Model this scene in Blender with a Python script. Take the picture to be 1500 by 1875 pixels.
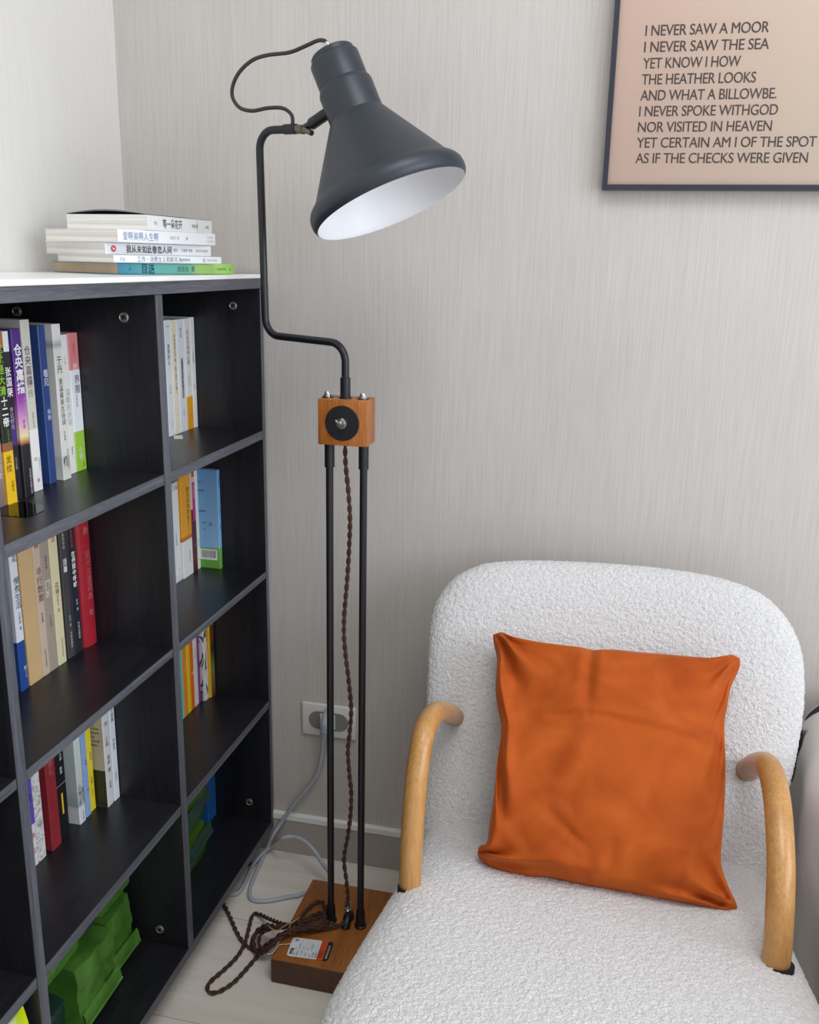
import bpy, bmesh, math, random
from mathutils import Vector, Matrix, noise
random.seed(7); noise.seed_set(7)
def nvec(p):
    return Vector((noise.noise(p), noise.noise(p+Vector((17.3, 4.1, 9.7))), noise.noise(p+Vector((3.9, 23.7, 11.2)))))
S = bpy.context.scene
COL = S.collection
for o in list(bpy.data.objects):
    bpy.data.objects.remove(o)
PI = math.pi

# ------------------------------------------------------------------ camera
FPX, CAM = 1695.84, Vector((0.676, -1.6779, 1.2658))
PITCH, YAW, ROLL = -0.2641, 0.2251, 0.0203
FWD = Vector((-math.sin(YAW)*math.cos(PITCH), math.cos(YAW)*math.cos(PITCH), math.sin(PITCH)))
R0 = Vector((math.cos(YAW), math.sin(YAW), 0)); U0 = R0.cross(FWD)
RGT = R0*math.cos(ROLL) + U0*math.sin(ROLL)
UPV = -R0*math.sin(ROLL) + U0*math.cos(ROLL)
cd = bpy.data.cameras.new('camera'); cam = bpy.data.objects.new('camera', cd); COL.objects.link(cam)
M = Matrix((RGT, UPV, -FWD)).transposed().to_4x4(); M.translation = CAM
cam.matrix_world = M
cd.sensor_fit = 'HORIZONTAL'; cd.sensor_width = 36; cd.lens = 36*FPX/1500; cd.clip_start = 0.02
S.camera = cam

# ------------------------------------------------------------------ world, light, exposure
W = bpy.data.worlds.new('sky'); S.world = W; W.use_nodes = True
bg = W.node_tree.nodes['Background']
bg.inputs[0].default_value = (0.80, 0.90, 1.0, 1); bg.inputs[1].default_value = 1.2

def area(name, loc, direction, sx, sy, power, col):
    l = bpy.data.lights.new(name, 'AREA'); l.shape = 'RECTANGLE'; l.size = sx; l.size_y = sy
    l.energy = power; l.color = col
    o = bpy.data.objects.new(name, l); COL.objects.link(o); o.location = loc
    o.rotation_euler = Vector(direction).to_track_quat('-Z', 'Y').to_euler()
    return o
# daylight through the long window on the right
area('daylight_right_window', (2.88, -1.85, 1.66), (-1, 0.0, -0.06), 2.5, 1.4, 50, (0.88, 0.95, 1.05))
# soft overhead fill, added to brighten floor and lower wall; no lamp there
area('added_overhead_fill', (1.0, -1.25, 2.56), (0, 0, -1), .9, .9, 17, (0.98, 0.99, 1.0))
vs = S.view_settings
vs.view_transform = 'Standard'; vs.look = 'None'; vs.gamma = 1; vs.use_curve_mapping = False
vs.exposure = -0.07
S.cycles.max_bounces = 12; S.cycles.diffuse_bounces = 6; S.cycles.glossy_bounces = 4
S.cycles.use_denoising = True

# ------------------------------------------------------------------ helpers
def at(u, v, axis, val):
    "point where the view ray of a photo pixel meets the plane coord[axis] = val"
    d = RGT*((u-750)/FPX) - UPV*((v-937.5)/FPX) + FWD
    t = (val-CAM[axis])/d[axis]
    return CAM + d*t
def on_plane(u, v, p0, n):
    d = RGT*((u-750)/FPX) - UPV*((v-937.5)/FPX) + FWD
    return CAM + d*((Vector(p0)-CAM).dot(n)/d.dot(n))

def tag(o, label=None, cat=None, group=None, kind=None):
    if label: o['label'] = label
    if cat: o['category'] = cat
    if group: o['group'] = group
    if kind: o['kind'] = kind
    return o
def thing(name, label, cat, loc=(0, 0, 0), group=None):
    o = bpy.data.objects.new(name, None); COL.objects.link(o); o.location = loc
    o.empty_display_size = 0.05
    return tag(o, label, cat, group)
def root_loc(p):
    while p is not None:
        if p.parent is None: return Vector(p.location)
        p = p.parent
    return Vector((0, 0, 0))
def obj(name, bm, mats, parent=None, smooth=False, local=False, angle=None):
    "link a bmesh built in world coordinates (or in the root's own frame when local) as one object"
    if parent is not None and not local:
        bmesh.ops.translate(bm, vec=-root_loc(parent), verts=bm.verts)
    me = bpy.data.meshes.new(name); bm.normal_update(); bm.to_mesh(me); bm.free()
    if not isinstance(mats, (list, tuple)): mats = [mats]
    for m in mats: me.materials.append(m)
    if smooth:
        me.polygons.foreach_set('use_smooth', [True]*len(me.polygons))
        if angle:
            me.set_sharp_from_angle(angle=angle)
    o = bpy.data.objects.new(name, me); COL.objects.link(o)
    if parent is not None: o.parent = parent
    return o
def box(bm, x0, x1, y0, y1, z0, z1, bev=0, seg=2, mi=0):
    b2 = bmesh.new()
    vs_ = [b2.verts.new((x, y, z)) for x in (x0, x1) for y in (y0, y1) for z in (z0, z1)]
    for f in ((0,1,3,2),(4,6,7,5),(0,4,5,1),(2,3,7,6),(0,2,6,4),(1,5,7,3)):
        b2.faces.new([vs_[i] for i in f])
    if bev:
        bmesh.ops.bevel(b2, geom=b2.edges[:], offset=bev, segments=seg, profile=0.5, affect='EDGES')
    merge(bm, b2, mi=mi)
def merge(bm, b2, mat=None, mi=None):
    if mat is not None: bmesh.ops.transform(b2, matrix=mat, verts=b2.verts)
    if mi is not None:
        for f in b2.faces: f.material_index = mi
    me = bpy.data.meshes.new('tmp'); b2.to_mesh(me); b2.free()
    bm.from_mesh(me); bpy.data.meshes.remove(me)
def catmull(P, n=8, closed=False):
    P = [Vector(p) for p in P]; out = []; N = len(P)
    for i in range(N if closed else N-1):
        if closed: a, b, c, d = P[(i-1) % N], P[i], P[(i+1) % N], P[(i+2) % N]
        else: a, b, c, d = P[max(i-1, 0)], P[i], P[i+1], P[min(i+2, N-1)]
        for k in range(n):
            t = k/n
            out.append(0.5*((2*b)+(c-a)*t+(2*a-5*b+4*c-d)*t*t+(3*b-a-3*c+d)*t**3))
    if not closed: out.append(P[-1])
    return out
def fillet(P, r, n=8):
    P = [Vector(p) for p in P]; out = [P[0]]
    for i in range(1, len(P)-1):
        a = (P[i-1]-P[i]); b = (P[i+1]-P[i]); ang = a.angle(b)
        d = min(r/math.tan(ang/2), a.length*.49, b.length*.49)
        rr = d*math.tan(ang/2); a.normalize(); b.normalize()
        c = P[i] + (a+b).normalized()*(rr/math.sin(ang/2))
        s = P[i]+a*d-c; e = P[i]+b*d-c; om = s.angle(e)
        for k in range(n+1):
            t = k/n
            out.append(c+(s*math.sin((1-t)*om)+e*math.sin(t*om))/math.sin(om))
    out.append(P[-1]); return out
def frames(P):
    T = [(P[min(i+1, len(P)-1)]-P[max(i-1, 0)]).normalized() for i in range(len(P))]
    n = Vector((0, 0, 1)) if abs(T[0].z) < .9 else Vector((1, 0, 0))
    n = (n-T[0]*n.dot(T[0])).normalized(); F = []
    for i, t in enumerate(T):
        n = (n-t*n.dot(t)).normalized(); F.append((t, n, t.cross(n)))
    return F
def tube(bm, P, r, seg=12, cap=True, mi=0):
    P = [Vector(p) for p in P]; F = frames(P); rings = []
    for i, p in enumerate(P):
        rr = r[i] if isinstance(r, (list, tuple)) else r
        t, n, b = F[i]
        rings.append([bm.verts.new(p+(n*math.cos(2*PI*k/seg)+b*math.sin(2*PI*k/seg))*rr) for k in range(seg)])
    for i in range(len(P)-1):
        for k in range(seg):
            f = bm.faces.new((rings[i][k], rings[i][(k+1) % seg], rings[i+1][(k+1) % seg], rings[i+1][k]))
            f.material_index = mi
    if cap:
        bm.faces.new(rings[0][::-1]).material_index = mi
        bm.faces.new(rings[-1]).material_index = mi
def resample(P, step):
    L = [0]
    for i in range(1, len(P)): L.append(L[-1]+(P[i]-P[i-1]).length)
    n = max(2, int(L[-1]/step)); out = []; j = 0
    for k in range(n+1):
        s = L[-1]*k/n
        while j < len(L)-2 and L[j+1] < s: j += 1
        t = (s-L[j])/max(1e-9, L[j+1]-L[j]); out.append(P[j].lerp(P[j+1], t))
    return out, L[-1]
def twisted(bm, P, r=0.0022, pitch=0.032, step=0.0022, seg=6):
    Q, L = resample(P, step); F = frames(Q); ds = L/(len(Q)-1)
    for ph in (0, PI):
        tube(bm, [q+(F[i][1]*math.cos(2*PI*i*ds/pitch+ph)+F[i][2]*math.sin(2*PI*i*ds/pitch+ph))*r*.92 for i, q in enumerate(Q)], r, seg)
def lathe(bm, prof, o, axis, seg=48, mi=0, closed=False):
    "prof: (distance along axis, radius)"
    a = Vector(axis).normalized(); n = a.orthogonal().normalized(); b = a.cross(n); o = Vector(o); rings = []
    for s, r in prof:
        rings.append([bm.verts.new(o+a*s+(n*math.cos(2*PI*k/seg)+b*math.sin(2*PI*k/seg))*max(r, 1e-5)) for k in range(seg)])
    m = len(rings)
    for i in range(m if closed else m-1):
        j = (i+1) % m
        for k in range(seg):
            f = bm.faces.new((rings[i][k], rings[j][k], rings[j][(k+1) % seg], rings[i][(k+1) % seg])); f.material_index = mi
    bmesh.ops.recalc_face_normals(bm, faces=bm.faces[:])
def quad(bm, pts, mi=0):
    f = bm.faces.new([bm.verts.new(p) for p in pts]); f.material_index = mi; return f

# ------------------------------------------------------------------ materials
def hexc(r, g, b):
    f = lambda c: (c/255/12.92 if c/255 <= .04045 else ((c/255+.055)/1.055)**2.4)
    return (f(r), f(g), f(b), 1)
class NT:
    def __init__(s, name):
        s.m = bpy.data.materials.new(name); s.m.use_nodes = True; s.t = s.m.node_tree
        s.b = s.t.nodes['Principled BSDF']
    def n(s, typ, **kw):
        x = s.t.nodes.new(typ)
        for k, v in kw.items():
            if k.startswith('_'): setattr(x, k[1:], v)
            else: x.inputs[k.replace('_', ' ')].default_value = v
        return x
    def l(s, a, b): s.t.links.new(a, b)
    def coords(s, kind='Object', scale=(1, 1, 1)):
        tc = s.n('ShaderNodeTexCoord'); mp = s.n('ShaderNodeMapping'); mp.inputs['Scale'].default_value = scale
        s.l(tc.outputs[kind], mp.inputs['Vector']); return mp.outputs[0]
    def bump(s, h, strength, dist=.001):
        bp = s.n('ShaderNodeBump', Strength=strength, Distance=dist); s.l(h, bp.inputs['Height'])
        s.l(bp.outputs[0], s.b.inputs['Normal'])
    def ramp(s, fac, stops, interp='LINEAR'):
        r = s.n('ShaderNodeValToRGB'); r.color_ramp.interpolation = interp; e = r.color_ramp.elements
        while len(e) < len(stops): e.new(.5)
        for i, (p, c) in enumerate(stops): e[i].position = p; e[i].color = c
        s.l(fac, r.inputs[0]); return r.outputs[0]
_mc = {}
def plain(rgb, rough=.5, metal=0, spec=.5, var=.06, coat=0):
    "plain painted / printed / plastic surface with a little procedural mottling"
    key = ('p', rgb, rough, metal, spec, var, coat)
    if key in _mc: return _mc[key]
    c = hexc(*rgb); s = NT('surface_%d_%d_%d' % rgb)
    nz = s.n('ShaderNodeTexNoise', Scale=35.0, Detail=3.0); s.l(s.coords(), nz.inputs['Vector'])
    d = [max(0, x*(1-var)) for x in c[:3]]+[1]; h = [min(1, x*(1+var)) for x in c[:3]]+[1]
    s.l(s.ramp(nz.outputs['Fac'], [(.3, d), (.7, h)]), s.b.inputs['Base Color'])
    s.b.inputs['Roughness'].default_value = rough; s.b.inputs['Metallic'].default_value = metal
    s.b.inputs['Specular IOR Level'].default_value = spec; s.b.inputs['Coat Weight'].default_value = coat
    _mc[key] = s.m; return s.m
def banded(stops, interp='CONSTANT', rough=.4):
    "printed cover whose colours change along the height of the book"
    key = ('b', str(stops), interp)
    if key in _mc: return _mc[key]
    s = NT('printed_cover'); tc = s.n('ShaderNodeTexCoord'); sx = s.n('ShaderNodeSeparateXYZ')
    s.l(tc.outputs['Generated'], sx.inputs[0])
    s.l(s.ramp(sx.outputs[2], [(p, hexc(*c)) for p, c in stops], interp), s.b.inputs['Base Color'])
    s.b.inputs['Roughness'].default_value = rough
    _mc[key] = s.m; return s.m
def inkwash(a, b, scale, lo=.45, hi=.6, rough=.4, stretch=(1, 1, 1), dist=1.0):
    s = NT('printed_pattern'); nz = s.n('ShaderNodeTexNoise', Scale=scale, Detail=5.0, Distortion=dist)
    s.l(s.coords(scale=stretch), nz.inputs['Vector'])
    s.l(s.ramp(nz.outputs['Fac'], [(lo, hexc(*a)), (hi, hexc(*b))]), s.b.inputs['Base Color'])
    s.b.inputs['Roughness'].default_value = rough; return s.m
def wood(name, dark, light, rough, axis, scale=14, stretch=.06, bump=.15, coat=0):
    s = NT(name); sc = [1.0, 1.0, 1.0]; sc[axis] = stretch
    v = s.coords(scale=sc)
    nz = s.n('ShaderNodeTexNoise', Scale=scale, Detail=6.0, Roughness=.6, Distortion=.6); s.l(v, nz.inputs['Vector'])
    fi = s.n('ShaderNodeTexNoise', Scale=scale*14, Detail=3.0); s.l(v, fi.inputs['Vector'])
    mx = s.n('ShaderNodeMix', _data_type='FLOAT'); mx.inputs[0].default_value = .45
    s.l(nz.outputs['Fac'], mx.inputs[2]); s.l(fi.outputs['Fac'], mx.inputs[3])
    s.l(s.ramp(mx.outputs[0], [(.36, hexc(*dark)), (.64, hexc(*light))]), s.b.inputs['Base Color'])
    s.b.inputs['Roughness'].default_value = rough; s.b.inputs['Coat Weight'].default_value = coat
    s.b.inputs['Coat Roughness'].default_value = .2
    s.bump(fi.outputs['Fac'], bump, .0006); return s.m

def m_wallpaper(name, rgb, rgb2):
    s = NT(name); v = s.coords(scale=(1, 1, .018))
    nz = s.n('ShaderNodeTexNoise', Scale=420.0, Detail=2.0, Roughness=.6); s.l(v, nz.inputs['Vector'])
    big = s.n('ShaderNodeTexNoise', Scale=3.0, Detail=2.0); s.l(s.coords(), big.inputs['Vector'])
    mx = s.n('ShaderNodeMix', _data_type='FLOAT'); mx.inputs[0].default_value = .3
    s.l(nz.outputs['Fac'], mx.inputs[2]); s.l(big.outputs['Fac'], mx.inputs[3])
    s.l(s.ramp(mx.outputs[0], [(.3, hexc(*rgb)), (.7, hexc(*rgb2))]), s.b.inputs['Base Color'])
    s.b.inputs['Roughness'].default_value = .7; s.b.inputs['Specular IOR Level'].default_value = .3
    s.bump(nz.outputs['Fac'], .25, .0008); return s.m
def m_floor():
    s = NT('pale_wood_floor')
    v = s.coords(scale=(.09, 1, 1))
    nz = s.n('ShaderNodeTexNoise', Scale=26.0, Detail=6.0, Roughness=.6, Distortion=.5); s.l(v, nz.inputs['Vector'])
    br = s.n('ShaderNodeTexBrick', _offset=.37, Scale=1.0, Mortar_Size=.0009, Brick_Width=1.2, Row_Height=.26, Mortar_Smooth=.3)
    mp = s.n('ShaderNodeMapping'); mp.inputs['Location'].default_value = (.35, .228+.26*4, 0)
    tc = s.n('ShaderNodeTexCoord'); s.l(tc.outputs['Object'], mp.inputs[0]); s.l(mp.outputs[0], br.inputs['Vector'])
    c = s.ramp(nz.outputs['Fac'], [(.3, hexc(220, 211, 200)), (.7, hexc(238, 231, 222))])
    mx = s.n('ShaderNodeMix', _data_type='RGBA'); s.l(br.outputs['Fac'], mx.inputs[0]); s.l(c, mx.inputs[6])
    mx.inputs[7].default_value = hexc(176, 164, 152); s.l(mx.outputs[2], s.b.inputs['Base Color'])
    s.b.inputs['Roughness'].default_value = .42
    inv = s.n('ShaderNodeMath', _operation='MULTIPLY'); inv.inputs[1].default_value = -1; s.l(br.outputs['Fac'], inv.inputs[0])
    s.bump(inv.outputs[0], .4, .0008); return s.m
def m_boucle():
    s = NT('white_boucle'); v = s.coords()
    nz = s.n('ShaderNodeTexNoise', Scale=150.0, Detail=3.0); s.l(v, nz.inputs['Vector'])
    mxv = s.n('ShaderNodeMix', _data_type='VECTOR'); mxv.inputs[0].default_value = .012
    s.l(v, mxv.inputs[4]); s.l(nz.outputs['Color'], mxv.inputs[5])
    vo = s.n('ShaderNodeTexVoronoi', Scale=300.0); s.l(mxv.outputs[1], vo.inputs['Vector'])
    s.l(s.ramp(vo.outputs['Distance'], [(.0, hexc(234, 233, 233)), (.85, hexc(204, 202, 202))]), s.b.inputs['Base Color'])
    s.b.inputs['Roughness'].default_value = .95; s.b.inputs['Specular IOR Level'].default_value = .1
    s.b.inputs['Sheen Weight'].default_value = .3
    inv = s.n('ShaderNodeMath', _operation='MULTIPLY'); inv.inputs[1].default_value = -1; s.l(vo.outputs['Distance'], inv.inputs[0])
    s.bump(inv.outputs[0], .7, .0022); return s.m
def m_velvet():
    s = NT('orange_velvet'); v = s.coords()
    nz = s.n('ShaderNodeTexNoise', Scale=9.0, Detail=4.0, Distortion=1.2); s.l(v, nz.inputs['Vector'])
    s.l(s.ramp(nz.outputs['Fac'], [(.3, hexc(158, 66, 12)), (.7, hexc(190, 92, 30))]), s.b.inputs['Base Color'])
    s.b.inputs['Roughness'].default_value = .75; s.b.inputs['Specular IOR Level'].default_value = .2
    s.b.inputs['Sheen Weight'].default_value = .35; s.b.inputs['Sheen Roughness'].default_value = .4
    s.b.inputs['Sheen Tint'].default_value = hexc(240, 150, 90)
    fi = s.n('ShaderNodeTexNoise', Scale=700.0, Detail=2.0); s.l(v, fi.inputs['Vector']); s.bump(fi.outputs['Fac'], .12, .0008)
    return s.m
def m_glass():
    s = NT('picture_glass'); t = s.t
    out = t.nodes['Material Output']; t.nodes.remove(s.b)
    tr = s.n('ShaderNodeBsdfTransparent'); gl = s.n('ShaderNodeBsdfGlossy', Roughness=.02); fr = s.n('ShaderNodeFresnel', IOR=1.45)
    mx = s.n('ShaderNodeMixShader'); s.l(fr.outputs[0], mx.inputs[0]); s.l(tr.outputs[0], mx.inputs[1]); s.l(gl.outputs[0], mx.inputs[2])
    s.l(mx.outputs[0], out.inputs['Surface']); return s.m
def m_foil(name, a, b):
    s = NT(name); v = s.coords(); nz = s.n('ShaderNodeTexNoise', Scale=14.0, Detail=4.0, Distortion=.8); s.l(v, nz.inputs['Vector'])
    s.l(s.ramp(nz.outputs['Fac'], [(.3, hexc(*a)), (.7, hexc(*b))]), s.b.inputs['Base Color'])
    s.b.inputs['Roughness'].default_value = .38; s.bump(nz.outputs['Fac'], .5, .01); return s.m
def m_pages():
    s = NT('page_edges'); w = s.n('ShaderNodeTexNoise', Scale=300.0, Detail=1.0); s.l(s.coords(scale=(.01, 1, .01)), w.inputs['Vector'])
    s.l(s.ramp(w.outputs['Fac'], [(.35, hexc(214, 210, 200)), (.65, hexc(236, 233, 226))]), s.b.inputs['Base Color'])
    s.b.inputs['Roughness'].default_value = .8; return s.m

M_wall = m_wallpaper('striped_wallpaper', (188, 182, 177), (204, 199, 194))
M_wall_l = m_wallpaper('pale_wallpaper', (212, 209, 205), (220, 217, 213))
M_white = plain((238, 238, 236), .6, var=.01)
M_floor = m_floor()
M_skirt = plain((176, 168, 160), .45, var=.02)
M_case_v = wood('black_oak_vertical', (24, 24, 28), (39, 39, 45), .36, 2, 22)
M_case_h = wood('black_oak_lengthwise', (24, 24, 28), (39, 39, 45), .33, 1, 22)
M_edge_lit_v = wood('lit_edge_band_vertical', (60, 62, 69), (104, 107, 116), .45, 2, 90, .03, .3)  # both streaky edge bands lightened: window light on front edges put into the colour
M_edge_lit_h = wood('lit_edge_band_lengthwise', (60, 62, 69), (104, 107, 116), .45, 1, 90, .03, .3)
M_black = plain((24, 26, 31), .38, var=.03)
M_shade = plain((42, 48, 57), .42, var=.02)
M_shade_in = plain((244, 246, 250), .35, var=.01)
M_teak = wood('teak', (134, 74, 22), (184, 112, 46), .4, 2, 30, .08, .12, .15)
M_teak_base = wood('teak_base', (132, 76, 28), (184, 114, 48), .42, 1, 30, .06, .12, .15)
M_endgrain_shaded = wood('teak_end_grain_shaded', (66, 40, 28), (88, 54, 34), .6, 2, 60, .5, .2)  # end grain, darkened further: shade on the base front put into the colour
M_bamboo = wood('honey_bentwood', (172, 122, 64), (202, 152, 92), .36, 2, 20, .05, .1, .2)
M_steel = plain((214, 212, 206), .18, 1, var=.02)
M_zinc = plain((168, 162, 152), .42, .7, var=.05)
M_brass = plain((120, 112, 96), .35, 1, var=.05)
M_cord = plain((74, 48, 38), .85, var=.15)
M_twine = plain((176, 146, 104), .9, var=.15)
M_boucle = m_boucle(); M_velvet = m_velvet(); M_glass = m_glass(); M_pages = m_pages()
M_pages_tan = plain((206, 186, 156), .8, var=.05)
M_dark = plain((14, 14, 16), .8)
INK = plain((52, 46, 44), .7, var=.03)

# ------------------------------------------------------------------ lettering
def glyphs(body, size, spacing=1.0, res=2, bold=0):
    c = bpy.data.curves.new('lettering', 'FONT'); c.body = body; c.size = size; c.space_character = spacing
    c.resolution_u = res; c.offset = bold
    o = bpy.data.objects.new('lettering', c)
    me = o.to_mesh(); b = bmesh.new(); b.from_mesh(me); o.to_mesh_clear()
    bpy.data.objects.remove(o); bpy.data.curves.remove(c)
    return b
def bounds(b):
    xs = [v.co.x for v in b.verts]; ys = [v.co.y for v in b.verts]
    return (min(xs), max(xs), min(ys), max(ys)) if xs else (0, 0, 0, 0)
def put_text(bm, body, size, origin, ex, ey, mi=0, width=None, spacing=1.0, res=2, bold=0, center=False, fit=False):
    b = glyphs(body, size, spacing, res, bold)
    x0, x1, y0, y1 = bounds(b)
    sx = (width/(x1-x0)) if width else 1
    bmesh.ops.translate(b, vec=(-x0 if not center else -(x0+x1)/2, -(y0+y1)/2 if center else 0, 0), verts=b.verts)
    ex = Vector(ex); ey = Vector(ey); ez = ex.cross(ey)
    mt = Matrix((ex*sx, ey, ez)).transposed().to_4x4(); mt.translation = Vector(origin)
    merge(bm, b, mt, mi)

# ------------------------------------------------------------------ the room
XL, YB = -0.282, 0.01          # left wall, back wall
XR, YF, ZC = 2.9, -3.9, 2.62
def struct(name, bm, m, parent=None, **k):
    o = obj(name, bm, m, parent, **k); o['kind'] = 'structure' if parent is None else o.get('kind', 'structure')
    if parent is not None: del o['kind']
    return o
b = bmesh.new(); box(b, XL-.1, XR+.1, YF-.1, YB+.1, -.1, 0); struct('floor', b, M_floor)
b = bmesh.new(); box(b, XL-.1, XR+.1, YF-.1, YB+.1, ZC, ZC+.1); struct('ceiling', b, M_white)
b = bmesh.new(); box(b, XL-.1, XR+.1, YB, YB+.1, 0, ZC); struct('wall_back', b, M_wall)
b = bmesh.new(); box(b, XL-.1, XL, YF-.1, YB, 0, ZC); struct('wall_left', b, M_wall_l)
def wall_with_hole(name, axis, at_, a0, a1, h0, h1, z0, z1, m):
    b = bmesh.new()
    for (p, q, r, s) in ((a0, h0, 0, ZC), (h1, a1, 0, ZC), (h0, h1, 0, z0), (h0, h1, z1, ZC)):
        if axis == 0: box(b, at_, at_+.1, p, q, r, s)
        else: box(b, p, q, at_-.1, at_, r, s)
    return struct(name, b, m)
wall_with_hole('wall_right', 0, XR, YF-.1, YB, -3.15, -.55, .9, 2.42, M_wall_l)
b = bmesh.new(); box(b, XL, XR, YF-.1, YF, 0, ZC); struct('wall_front', b, M_wall_l)
b = bmesh.new()
for (p, q, r, s) in ((-3.15, -3.1, .9, 2.42), (-.6, -.55, .9, 2.42), (-3.1, -.6, .9, .95), (-3.1, -.6, 2.37, 2.42), (-2.29, -2.25, .95, 2.37), (-1.45, -1.41, .95, 2.37)):
    box(b, XR+.03, XR+.08, p, q, r, s)
struct('window_1', b, M_white)
b = bmesh.new(); box(b, XL, XR, YB-.011, YB, 0, .0815, .001)
sk = struct('baseboard_back', b, M_skirt)
b = bmesh.new(); box(b, XL, XR, YB-.013, YB, .0815, .0965, .002); struct('sealant_strip', b, M_white, sk)
b = bmesh.new(); box(b, XL, XL+.011, YF, YB-.014, 0, .0815, .001); struct('baseboard_left', b, M_skirt)

# ------------------------------------------------------------------ bookcase
ZL = [0.0609, 0.0799, 0.3516, 0.369, 0.641, 0.6557, 0.9266, 0.944, 1.2117, 1.2300]
D2 = (-.414, -.3927); D1 = (-.8166, -.7974); EI = -.0136; D0 = (-1.2203, -1.2013)
bc = thing('bookcase', 'black oak-look cube bookcase along the left wall, filled with upright books', 'bookcase', (-.14, -.61, 0))
XB = XL+.001
def panel(name, x0, x1, y0, y1, z0, z1, mv, me_):
    b = bmesh.new(); box(b, x0, x1, y0, y1, z0, z1, .0006, 1)
    b.normal_update()
    for f in b.faces: f.material_index = 1 if f.normal.x > .8 else 0
    return obj(name, b, [mv, me_], bc)
panel('side_panel', XB, 0, EI, 0, ZL[0], ZL[8], M_case_v, M_edge_lit_v)
panel('side_panel', XB, 0, D0[0], D0[1], ZL[0], ZL[8], M_case_v, M_edge_lit_v)
panel('divider', XB, 0, D2[0], D2[1], ZL[1], ZL[8], M_case_v, M_edge_lit_v)
panel('divider', XB, 0, D1[0], D1[1], ZL[1], ZL[8], M_case_v, M_edge_lit_v)
panel('top_board', XB, 0, D0[0], 0, ZL[8], ZL[9], M_case_h, M_edge_lit_h)
panel('bottom_board', XB, 0, D0[1], EI, ZL[0], ZL[1], M_case_h, M_edge_lit_h)
for (ya, yb) in ((D2[1], EI), (D1[1], D2[0]), (D0[1], D1[0])):
    for k in (2, 4, 6):
        panel('shelf', XB, -.0006, ya, yb, ZL[k], ZL[k+1], M_case_h, M_edge_lit_h)
b = bmesh.new(); box(b, XB, XB+.003, D0[1], EI, ZL[1], ZL[8]); obj('back_panel', b, M_case_v, bc)
for (x, y) in ((-.045, -.062), (-.25, -.062), (-.03, -.6), (-.25, -.6), (-.03, -1.19), (-.25, -1.19)):
    b = bmesh.new(); lathe(b, [(0, 0), (0, .015), (.01, .017), (.0605, .017), (.0605, 0)], (x, y, 0), (0, 0, 1), 20); obj('foot', b, M_dark, bc, True, angle=.6)
def cam_lock(x, y, z):
    b = bmesh.new(); lathe(b, [(0, 0), (0, .0075), (.0022, .0075), (.003, .0066), (.0022, .0058), (.0022, 0)], (x, y, z), (0, -1, 0), 24)
    o = obj('cam_lock', b, M_zinc, bc, True, angle=.5)
    b = bmesh.new()
    box(b, x-.004, x+.004, y-.0031, y-.0015, z-.0009, z+.0009); box(b, x-.0009, x+.0009, y-.0031, y-.0015, z-.004, z+.004)
    bmesh.ops.rotate(b, cent=(x, y, z), matrix=Matrix.Rotation(.5, 3, 'Y'), verts=b.verts)
    obj('cross_slot', b, M_dark, o)
for (x, y, z) in ((-.231, D2[0], 1.181), (-.052, D2[0], 1.178), (-.054, EI, 1.179), (-.053, D2[0], .111), (-.05, EI, .121)):
    cam_lock(x, y, z)
ZT = 1.2375
b = bmesh.new(); box(b, XB, 0, D0[0], .0, ZL[9]+.0002, ZT, .0008, 1)
M_marble = inkwash((250, 250, 249), (236, 236, 236), 5, .35, .75, .25)
tag(obj('top_sheet', b, M_marble), 'thin white stone-look sheet covering the top of the black bookcase', 'board')

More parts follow.
